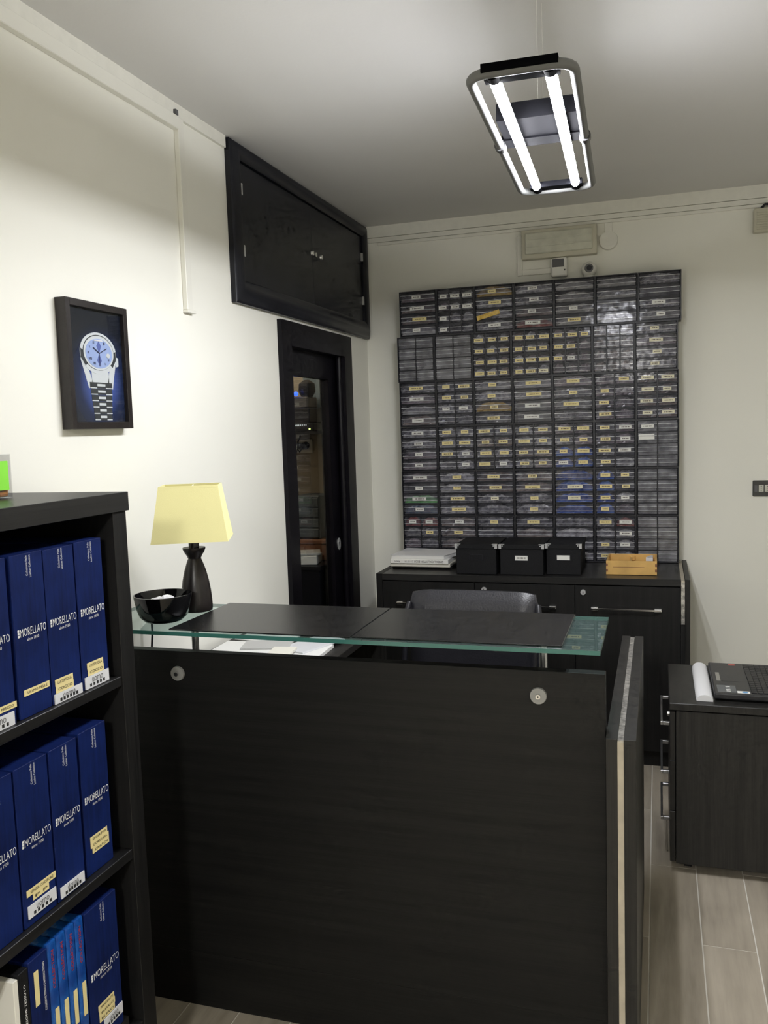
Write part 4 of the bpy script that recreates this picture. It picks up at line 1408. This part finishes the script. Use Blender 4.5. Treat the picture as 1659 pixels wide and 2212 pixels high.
def strap_box(y0, y1, zb, label, yellow=None, card=None, xo=0.0, name='strap_box', zt=None):
    """navy display box with white lettering, optional yellow strips and white card"""
    x = BFX + xo
    top = zb + 0.360 if zt is None else zt
    t = thing(name, label, 'box', S((BK + x) / 2, (y0 + y1) / 2, zb), 0, 'navy strap boxes in the bookcase')
    obj('case', sbx(x - 0.30, x, y0 + 0.001, y1 - 0.001, zb + 0.0004, top), 'navy_cloth', t, bevel=0.0008)
    ym = (y0 + y1) / 2

    def tx(s, ya, yb, za, zz, mat, bold=0.0, off=EPS, parent=t, nm='lettering'):
        bm = bmesh.new()
        o = S(x, ya, za)
        add_text(bm, s, (o[0] + off, o[1], o[2]), (0, (yb - ya) * SB, 0), (0, 0, (zz - za) * SB), bold)
        return obj(nm, bm, mat, parent)
    w = y1 - y0
    zt_ = zb + 0.180
    tx('MORELLATO', y0 + 0.17 * w, y1 - 0.04 * w, zt_, zt_ + 0.0175, 'ink_white', -0.004)
    tx('since 1930', y0 + 0.36 * w, y0 + 0.72 * w, zt_ - 0.012, zt_ - 0.005, 'ink_white')
    bm = bmesh.new()
    for k in range(3):
        a = S(x, y0 + 0.10 * w, zt_ + 0.0062 * k)
        box(bm, a[0], a[0] + EPS, a[1], a[1] + 0.0042, a[2], a[2] + 0.0042)
    obj('logo_dots', bm, 'ink_white', t)
    # vertical lettering
    for k, s in enumerate(('Collezione Pelle', 'Leather Collection')):
        bm = bmesh.new()
        o = S(x, ym + 0.002 + 0.010 * k, zb + (0.310 if k == 0 else 0.306))
        ln = (0.045, 0.049)[k] * SB
        add_text(bm, s, (o[0] + EPS, o[1], o[2]), (0, 0, ln), (0, -0.0062 * SB, 0))
        obj('lettering', bm, 'card_white', t)
    for (s, ya, yb, za, zz, slant) in (yellow or []):
        bm = bmesh.new()
        a = S(x, ya, za)
        b = S(x, yb, zz)
        box(bm, a[0] + EPS, a[0] + 2 * EPS, a[1], b[1], a[2], b[2])
        lab = obj('label_strip', bm, 'label_yellow', t)
        h = zz - za
        wd = yb - ya
        tx(s, ya + 0.12 * wd, yb - 0.10 * wd, za + 0.3 * h, za + 0.72 * h, 'ink_black', 0.0, 3 * EPS, lab)
    if card:
        s, ya, yb, za, zz = card
        a = S(x, ya, za)
        b = S(x, yb, zz)
        bm = bmesh.new()
        box(bm, a[0] + EPS, a[0] + 0.003, a[1], b[1], a[2], b[2])
        cd = obj('card', bm, 'card_white', t)
        wd, h = yb - ya, zz - za
        tx(s, ya + 0.27 * wd, yb - 0.27 * wd, za + 0.44 * h, za + (0.95 if s == 'donna' else 0.84) * h, 'ink_dark', 0.0, 0.0034, cd)
        n = 6 if s == 'donna' else 5
        for k in range(n):
            q0 = ya + wd * (0.17 + 0.70 * k / n)
            a = S(x, q0, za + 0.14 * h)
            bm = bmesh.new()
            box(bm, a[0] + 0.003, a[0] + 0.0034, a[1], a[1] + 0.0058, a[2], a[2] + 0.0062)
            obj('square', bm, 'ink_black', cd)
    return t


Z1B = 0.9462
strap_box(1.372, 1.477, Z1B, 'leftmost visible navy box on upper shelf, cut by the photo edge', [('UOMO PREZZO', 1.385, 1.478, 0.982, 0.9955, 0)], ('uomo', 1.372, 1.467, 0.947, 0.976))
strap_box(1.487, 1.592, Z1B, 'navy box with single yellow UOMO PELLE strip on upper shelf', [('UOMO PELLE', 1.503, 1.585, 0.995, 1.009, 0)], None)
strap_box(1.593, 1.699, Z1B, 'navy box with yellow LUCERTOLA COCCO strips and donna card, upper shelf', [('LUCERTOLA', 1.604, 1.667, 0.987, 1.003, 0), ('COCCO', 1.605, 1.668, 0.9705, 0.987, 0)], ('donna', 1.598, 1.696, 0.947, 0.970), zt=1.304)
strap_box(1.702, 1.807, Z1B, 'navy box with LUCERTOLA COCCO strips and uomo card, upper shelf right end', [('LUCERTOLA', 1.721, 1.784, 0.994, 1.010, 0), ('COCCO', 1.722, 1.785, 0.9775, 0.994, 0)], ('uomo', 1.709, 1.801, 0.9475, 0.977))
Z2B = 0.4872
strap_box(1.345, 1.449, Z2B, 'navy box at the left photo edge on the middle shelf', None, None)
strap_box(1.453, 1.560, Z2B, 'navy box with SENZA CUCITURE strips and uomo card, middle shelf', [('SENZA CUCITURE', 1.465, 1.560, 0.555, 0.570, 0), ('P P', 1.484, 1.536, 0.540, 0.555, 0)], ('uomo', 1.465, 1.556, 0.506, 0.534))
strap_box(1.564, 1.664, Z2B, 'navy box with only a white donna card on the middle shelf', None, ('donna', 1.572, 1.657, 0.494, 0.520))
strap_box(1.677, 1.785, Z2B, 'navy box with three stacked yellow strips at the right end of the middle shelf', [('SPORTIVI', 1.697, 1.764, 0.566, 0.581, 0), ('CORDURA', 1.697, 1.769, 0.552, 0.566, 0), ('SWATCH', 1.703, 1.769, 0.537, 0.552, 0)], None, -0.006)
Z3B = 0.0122 + 0.035
single('riser', sbx(BFX - 0.32, BFX - 0.004, 1.35, 1.80, 0.0122, Z3B - 0.0004), 'shelf_wood', 'low black riser board under the boxes of the bottom shelf', 'board')
strap_box(1.652, 1.780, Z3B, 'navy box with yellow BUFALO strips on the bottom shelf', [('MANUFATTI', 1.682, 1.746, 0.138, 0.153, 0), ('BUFALO', 1.684, 1.748, 0.123, 0.138, 0), ('EURO', 1.684, 1.746, 0.108, 0.123, 0)], ('uomo', 1.700, 1.775, 0.078, 0.106), -0.004)
# blue spines
for k in range(4):
    y0 = 1.519 + 0.0325 * k
    t = thing('blue_catalogue', f'sky blue catalogue spine with red lettering, {ORD[k]} from left on bottom shelf', 'catalogue', S(BFX - 0.14, y0 + 0.016, Z3B), 0, 'blue catalogues')
    x = BFX - 0.004
    obj('cover', sbx(x - 0.28, x, y0 + 0.0006, y0 + 0.0318, Z3B, 0.412), 'sky_print', t, bevel=0.003, seg=2, smooth=True)
    bm = bmesh.new()
    a = S(x, y0 + 0.012, 0.300)
    b = S(x, y0 + 0.021, 0.392)
    add_text(bm, 'COLLECTION', (a[0] + EPS, b[1], a[2]), (0, 0, b[2] - a[2]), (0, a[1] - b[1], 0), 0.02)
    obj('lettering', bm, 'ink_red', t)
    a = S(x, y0 + 0.013, 0.165)
    b = S(x, y0 + 0.026, 0.250)
    obj('label_strip', bx(a[0] + EPS, a[0] + 2 * EPS, a[1], b[1], a[2], b[2]), 'label_yellow', t)
# slim navy case, black case and white folder left of the blue catalogues
t = thing('slim_case', 'slim navy case with a tan label strip on the bottom shelf', 'case', S(BFX - 0.14, 1.485, Z3B))
x = BFX - 0.002
obj('case', sbx(x - 0.28, x, 1.456, 1.5165, Z3B, 0.408), 'navy_cloth', t, bevel=0.001)
a, b = S(x, 1.470, 0.297), S(x, 1.484, 0.378)
lb = obj('label_strip', bx(a[0] + EPS, a[0] + 2 * EPS, a[1], b[1], a[2], b[2]), 'label_yellow', t)
for s, ya, yb, za, zb2 in (('COLLEZIONE TESSUTO E MATERIALI TECNICI', 1.499, 1.505, 0.270, 0.385), ('MORELLATO', 1.494, 1.507, 0.130, 0.215)):
    bm = bmesh.new()
    a, b = S(x, ya, za), S(x, yb, zb2)
    add_text(bm, s, (a[0] + EPS, b[1], a[2]), (0, 0, b[2] - a[2]), (0, a[1] - b[1], 0), 0.01)
    obj('lettering', bm, 'ink_white', t)
t = thing('slim_case', 'thin black case with white lettering beside the white folder, bottom shelf', 'case', S(BFX - 0.14, 1.44, Z3B))
obj('case', sbx(x - 0.28, x, 1.424, 1.4545, Z3B, 0.402), 'box_card_black', t, bevel=0.001)
bm = bmesh.new()
a, b = S(x, 1.437, 0.240), S(x, 1.443, 0.370)
add_text(bm, 'COLLEZIONE TESSUTO', (a[0] + EPS, b[1], a[2]), (0, 0, b[2] - a[2]), (0, a[1] - b[1], 0), 0.01)
obj('lettering', bm, 'ink_white', t)
single('folder', sbx(x - 0.28, x, 1.408, 1.4225, Z3B, 0.395), 'paper_cream', 'thin white folder at the left of the bottom shelf', 'folder', bevel=0.001)

# clear box with green card on top of the bookcase
TZ = S(0, 0, 1.413)[2] + 0.0003
t = thing('sweet_box', 'clear plastic box with bright green card on top of the bookcase', 'box', (-1.29, 1.44, TZ))
gx, gy = -1.288, 1.480
bm = boxes([(gx - 0.10, gx, gy - 0.10, gy, TZ, TZ + 0.002), (gx - 0.10, gx, gy - 0.002, gy, TZ + 0.002, TZ + 0.09), (gx - 0.10, gx, gy - 0.10, gy - 0.098, TZ + 0.002, TZ + 0.09), (gx - 0.002, gx, gy - 0.098, gy - 0.002, TZ + 0.002, TZ + 0.09), (gx - 0.10, gx - 0.098, gy - 0.098, gy - 0.002, TZ + 0.002, TZ + 0.09), (gx - 0.10, gx, gy - 0.10, gy, TZ + 0.09, TZ + 0.092)])
obj('shell', bm, 'acrylic', t)
obj('card', bx(gx + 0.0003, gx + 0.0012, gy - 0.085, gy - 0.010, TZ + 0.018, TZ + 0.078), 'card_green', t)
bm = bx(gx - 0.095, gx - 0.004, gy - 0.095, gy - 0.005, TZ + 0.003, TZ + 0.030)
obj('sweets', bm, 'amber_sweets', t, bevel=0.006, seg=2)

# ------------------------------------------------------------------ framed watch poster on the left wall
t = thing('framed_poster', 'dark framed poster of a steel wristwatch hanging on the left wall', 'poster', (XL, 2.06, 1.578))
PX = XL + 0.034
py0, py1, pz0, pz1 = 1.925, 2.200, 1.577, 1.921
bw = 0.019
obj('frame', boxes([(XL + 0.001, PX, py0, py0 + bw, pz0, pz1), (XL + 0.001, PX, py1 - bw, py1, pz0, pz1), (XL + 0.001, PX, py0 + bw, py1 - bw, pz1 - bw, pz1), (XL + 0.001, PX, py0 + bw, py1 - bw, pz0, pz0 + bw)]), 'frame_brown', t, bevel=0.001)
x = XL + 0.021
pr = obj('print', bx(x - 0.004, x, py0 + bw, py1 - bw, pz0 + bw, pz1 - bw), 'poster_print', t)
wy, wz = 2.070, 1.785
E3 = 0.0005


def P_(nm, fn, mat, lvl):
    bm = bmesh.new()
    fn(bm, x + E3 * lvl)
    return obj(nm, bm, mat, pr)


# lugs and bracelet
P_('watch_lugs', lambda b, xx: (poly_x(b, [(wy - 0.081, wz - 0.015), (wy - 0.045, wz - 0.05), (wy - 0.030, wz - 0.083), (wy - 0.050, wz - 0.098), (wy - 0.062, wz - 0.065)], xx),
                                poly_x(b, [(wy + 0.081, wz - 0.015), (wy + 0.066, wz - 0.065), (wy + 0.058, wz - 0.098), (wy + 0.036, wz - 0.083), (wy + 0.045, wz - 0.05)], xx),
                                poly_x(b, [(wy - 0.035, wz - 0.05), (wy - 0.035, wz - 0.082), (wy + 0.042, wz - 0.080), (wy + 0.042, wz - 0.05)], xx)), 'watch_steel', 1)
P_('crown', lambda b, xx: poly_x(b, [(wy + 0.080, wz - 0.005), (wy + 0.091, wz - 0.008), (wy + 0.091, wz - 0.030), (wy + 0.080, wz - 0.034)], xx), 'watch_steel', 1)
zl = wz - 0.080
for i in range(6):
    hgt = 0.0175
    wd = 0.050 - 0.0022 * i
    oy = 0.004 + 0.0006 * i
    z1_ = zl - hgt * i
    P_('bracelet_link', lambda b, xx: poly_x(b, [(wy + oy - wd, z1_), (wy + oy - wd, z1_ - hgt + 0.001), (wy + oy + wd, z1_ - hgt + 0.001), (wy + oy + wd, z1_)], xx), 'watch_steel_dark', 2)
    P_('link_shine', lambda b, xx: poly_x(b, [(wy + oy - wd * 0.36, z1_ - 0.004), (wy + oy - wd * 0.36, z1_ - 0.0105), (wy + oy + wd * 0.36, z1_ - 0.0105), (wy + oy + wd * 0.36, z1_ - 0.004)], xx), 'watch_steel', 3)
    P_('link_shine', lambda b, xx: (poly_x(b, [(wy + oy - wd, z1_ - 0.0138), (wy + oy - wd, z1_ - 0.0165), (wy + oy - wd * 0.40, z1_ - 0.0165), (wy + oy - wd * 0.40, z1_ - 0.0138)], xx),
                                    poly_x(b, [(wy + oy + wd * 0.40, z1_ - 0.0138), (wy + oy + wd * 0.40, z1_ - 0.0165), (wy + oy + wd, z1_ - 0.0165), (wy + oy + wd, z1_ - 0.0138)], xx)), 'watch_steel', 3)
P_('case', lambda b, xx: disc_x(b, wy, wz, 0.0815, 0.057, xx), 'watch_steel', 2)
P_('case_shade', lambda b, xx: (poly_x(b, [(wy - 0.079, wz + 0.010), (wy - 0.079, wz - 0.014), (wy - 0.060, wz - 0.036), (wy - 0.050, wz - 0.030), (wy - 0.066, wz + 0.004)], xx),
                                poly_x(b, [(wy + 0.079, wz + 0.010), (wy + 0.066, wz + 0.004), (wy + 0.052, wz - 0.030), (wy + 0.062, wz - 0.036), (wy + 0.079, wz - 0.014)], xx)), 'watch_steel_dark', 3)
P_('bezel', lambda b, xx: disc_x(b, wy, wz + 0.002, 0.069, 0.0485, xx), 'watch_steel_dark', 4)
P_('bezel', lambda b, xx: disc_x(b, wy, wz + 0.001, 0.0675, 0.0470, xx), 'watch_steel', 5)
P_('dial', lambda b, xx: disc_x(b, wy, wz - 0.0005, 0.060, 0.0405, xx), 'watch_dial', 6)
P_('dial_star', lambda b, xx: (poly_x(b, [(wy, wz), (wy - 0.010, wz + 0.020), (wy, wz + 0.034), (wy + 0.010, wz + 0.020)], xx),
                               poly_x(b, [(wy, wz), (wy + 0.010, wz - 0.020), (wy, wz - 0.034), (wy - 0.010, wz - 0.020)], xx)), 'watch_dial_deep', 7)
bm = bmesh.new()
for hr, s in ((1, 'I'), (4, 'IV'), (5, 'V'), (6, 'VI'), (7, 'VII'), (8, 'VIII'), (9, 'IX'), (10, 'X'), (11, 'XI')):
    an = math.radians(90 - 30 * hr)
    cy, cz = wy + 0.048 * math.cos(an), wz + 0.0325 * math.sin(an)
    wd = 0.0035 * max(1.5, len(s))
    add_text(bm, s, (x + E3 * 8, cy - wd / 2, cz - 0.0036), (0, wd, 0), (0, 0, 0.0072), 0.01)
obj('numerals', bm, 'watch_ink', pr)
P_('date_lens', lambda b, xx: disc_x(b, wy + 0.040, wz - 0.004, 0.0085, 0.0065, xx), 'watch_steel', 8)
P_('day_window', lambda b, xx: poly_x(b, [(wy - 0.022, wz + 0.033), (wy + 0.020, wz + 0.033), (wy + 0.016, wz + 0.037), (wy - 0.018, wz + 0.037)], xx), 'card_white', 8)


def hand(b, xx, ang, ln, w):
    a = math.radians(ang)
    d = Vector((math.cos(a), math.sin(a) * 0.7))
    q = Vector((-d.y, d.x)).normalized() * w
    poly_x(b, [(wy + q.x, wz + q.y), (wy - q.x, wz - q.y), (wy + d.x * ln - q.x, wz + d.y * ln - q.y), (wy + d.x * ln + q.x, wz + d.y * ln + q.y)], xx)


P_('hand', lambda b, xx: hand(b, xx, 142, 0.034, 0.0015), 'watch_ink', 9)
P_('hand', lambda b, xx: hand(b, xx, 32, 0.040, 0.0012), 'watch_ink', 9)
P_('hand', lambda b, xx: hand(b, xx, -90, 0.040, 0.0006), 'watch_ink', 9)
obj('poster_glass', bx(x + 0.0056, x + 0.0072, py0 + bw, py1 - bw, pz0 + bw, pz1 - bw), clear('poster_glass', (0.97, 0.97, 0.97), 0.02, 1.3) and 'poster_glass', t)

# ------------------------------------------------------------------ drawer pedestal with laptop at the right
QX0, QX1, QY0, QY1, QZ0, QZ1 = 0.036, 0.60, 2.985, 3.475, 0.035, 0.600
t = thing('drawer_pedestal', 'dark wood three-drawer pedestal at the right carrying the laptop', 'pedestal', (0.32, 3.23, 0))
obj('body', bx(QX0 + 0.02, QX1, QY0, QY1, QZ0, QZ1 - 0.028), 'wenge_v_lit', t, bevel=0.001)
obj('top', bx(QX0 - 0.002, QX1 + 0.002, QY0 - 0.003, QY1 + 0.003, QZ1 - 0.025, QZ1), 'wenge_v_lit', t, bevel=0.002)
for i, (z0, z1, hz) in enumerate(((0.40, 0.570, 0.487), (0.222, 0.397, 0.31), (0.040, 0.219, 0.14))):
    d = obj('drawer', bx(QX0, QX0 + 0.018, QY0 + 0.002, QY1 - 0.002, z0, z1), 'wenge_v_lit', t, bevel=0.001)
    bm = boxes([(QX0 - 0.030, QX0 - 0.022, 3.10, 3.41, hz - 0.006, hz + 0.006), (QX0 - 0.022, QX0, 3.10, 3.112, hz - 0.006, hz + 0.006), (QX0 - 0.022, QX0, 3.398, 3.41, hz - 0.006, hz + 0.006)])
    obj('handle', bm, 'steel', d, bevel=0.001)
    if i == 0:
        obj('lock', B(cyl, (QX0, 3.07, 0.535), (QX0 - 0.008, 3.07, 0.535), 0.009), 'chrome', d, smooth=True)
for xx in (QX0 + 0.06, QX1 - 0.06):
    for yy in (QY0 + 0.06, QY1 - 0.06):
        bm = bmesh.new()
        cyl(bm, (xx - 0.012, yy, 0.0165), (xx + 0.012, yy, 0.0165), 0.016, seg=14)
        cyl(bm, (xx, yy, 0.02), (xx, yy, QZ0 + 0.002), 0.008, seg=8)
        obj('castor', bm, 'black_plastic', t, smooth=True)

LPX, LPY0, LPY1, LPZ = 0.180, 3.035, 3.430, QZ1 + 0.0005
t = thing('laptop', 'open black laptop with stickers lying on the drawer pedestal', 'laptop', (0.31, 3.23, LPZ))
bs = obj('base', bx(LPX, LPX + 0.265, LPY0, LPY1, LPZ + 0.006, LPZ + 0.026), 'laptop_black', t, bevel=0.004, seg=2)
obj('foot_wedge', bx(LPX + 0.03, LPX + 0.25, LPY0 + 0.02, LPY1 - 0.02, LPZ, LPZ + 0.006), 'key_black', bs)
KZ = LPZ + 0.026
obj('trackpad', bx(LPX + 0.030, LPX + 0.100, LPY1 - 0.245, LPY1 - 0.140, KZ, KZ + 0.0004), 'laptop_black', bs)
obj('trackpad_buttons', bx(LPX + 0.016, LPX + 0.029, LPY1 - 0.245, LPY1 - 0.140, KZ, KZ + 0.0012), 'steel', bs)
obj('keyboard_well', bx(LPX + 0.118, LPX + 0.232, LPY0 + 0.018, LPY1 - 0.018, KZ, KZ + 0.0005), 'key_black', bs)
for i in range(6):
    for j in range(16):
        if i == 0 and 4 <= j <= 9:
            continue
        x0 = LPX + 0.1195 + 0.0186 * i
        y0 = LPY1 - 0.020 - 0.0222 * (j + 1)
        obj('key', bx(x0, x0 + 0.0155, y0, y0 + 0.0188, KZ + 0.0005, KZ + 0.003), 'key_black', bs)
obj('key', bx(LPX + 0.1195, LPX + 0.135, LPY1 - 0.020 - 0.0222 * 10, LPY1 - 0.020 - 0.0222 * 4 - 0.0034, KZ + 0.0005, KZ + 0.003), 'key_black', bs)
st = obj('sticker', bx(LPX + 0.012, LPX + 0.072, LPY0 + 0.018, LPY0 + 0.100, KZ, KZ + 0.0004), 'sticker_dark', bs)
for k in range(4):
    obj('print_line', bx(LPX + 0.040, LPX + 0.054, LPY0 + 0.030 + 0.017 * k, LPY0 + 0.036 + 0.017 * k, KZ + 0.0004, KZ + 0.0006), 'label_white', st)
st = obj('sticker', bx(LPX + 0.074, LPX + 0.114, LPY0 + 0.016, LPY0 + 0.040, KZ, KZ + 0.0004), 'label_white', bs)
bm = bmesh.new()
cyl(bm, (LPX + 0.098, LPY0 + 0.028, KZ + 0.0004), (LPX + 0.098, LPY0 + 0.028, KZ + 0.0006), 0.0095, seg=20)
obj('emblem', bm, 'sticker_blue', st)
obj('sticker', bx(LPX + 0.070, LPX + 0.092, LPY1 - 0.034, LPY1 - 0.012, KZ, KZ + 0.0004), 'sticker_red', bs)
bm = bmesh.new()
a = math.radians(18)
rbox(bm, (LPX + 0.262 + 0.12 * math.sin(a), (LPY0 + LPY1) / 2, KZ + 0.004 + 0.12 * math.cos(a)), (0.008, LPY1 - LPY0, 0.24), 0, 0, a)
ld = obj('lid', bm, 'laptop_black', t, bevel=0.003)
bm = bmesh.new()
rbox(bm, (LPX + 0.262 + 0.12 * math.sin(a) - 0.0044 * math.cos(a), (LPY0 + LPY1) / 2, KZ + 0.004 + 0.12 * math.cos(a) + 0.0044 * math.sin(a)), (0.0006, LPY1 - LPY0 - 0.03, 0.205), 0, 0, a)
obj('screen', bm, 'bowl_black', ld)

# white foam roll in front of the laptop
bm = bmesh.new()
N = 12
ya, yb = 3.020, 3.435
rings = []
for yy, w in ((ya, 0.052), (ya + 0.015, 0.056), (yb - 0.015, 0.056), (yb, 0.050)):
    ring = []
    for k in range(N + 1):
        a = PI * k / N
        ring.append(bm.verts.new((0.149 - w / 2 * math.cos(a), yy, LPZ + 0.022 * math.sin(a) ** 0.8 if 0 < k < N else LPZ)))
    rings.append(ring)
for A, C in zip(rings, rings[1:]):
    for k in range(N):
        bm.faces.new((A[k], A[k + 1], C[k + 1], C[k]))
    bm.faces.new((A[0], C[0], C[N], A[N]))
bm.faces.new(rings[0])
bm.faces.new(rings[-1][::-1])
single('wrist_pad', bm, 'foam_white', 'white half-round pad lying along the front edge of the laptop', 'pad', smooth=True)

bpy.context.view_layer.update()
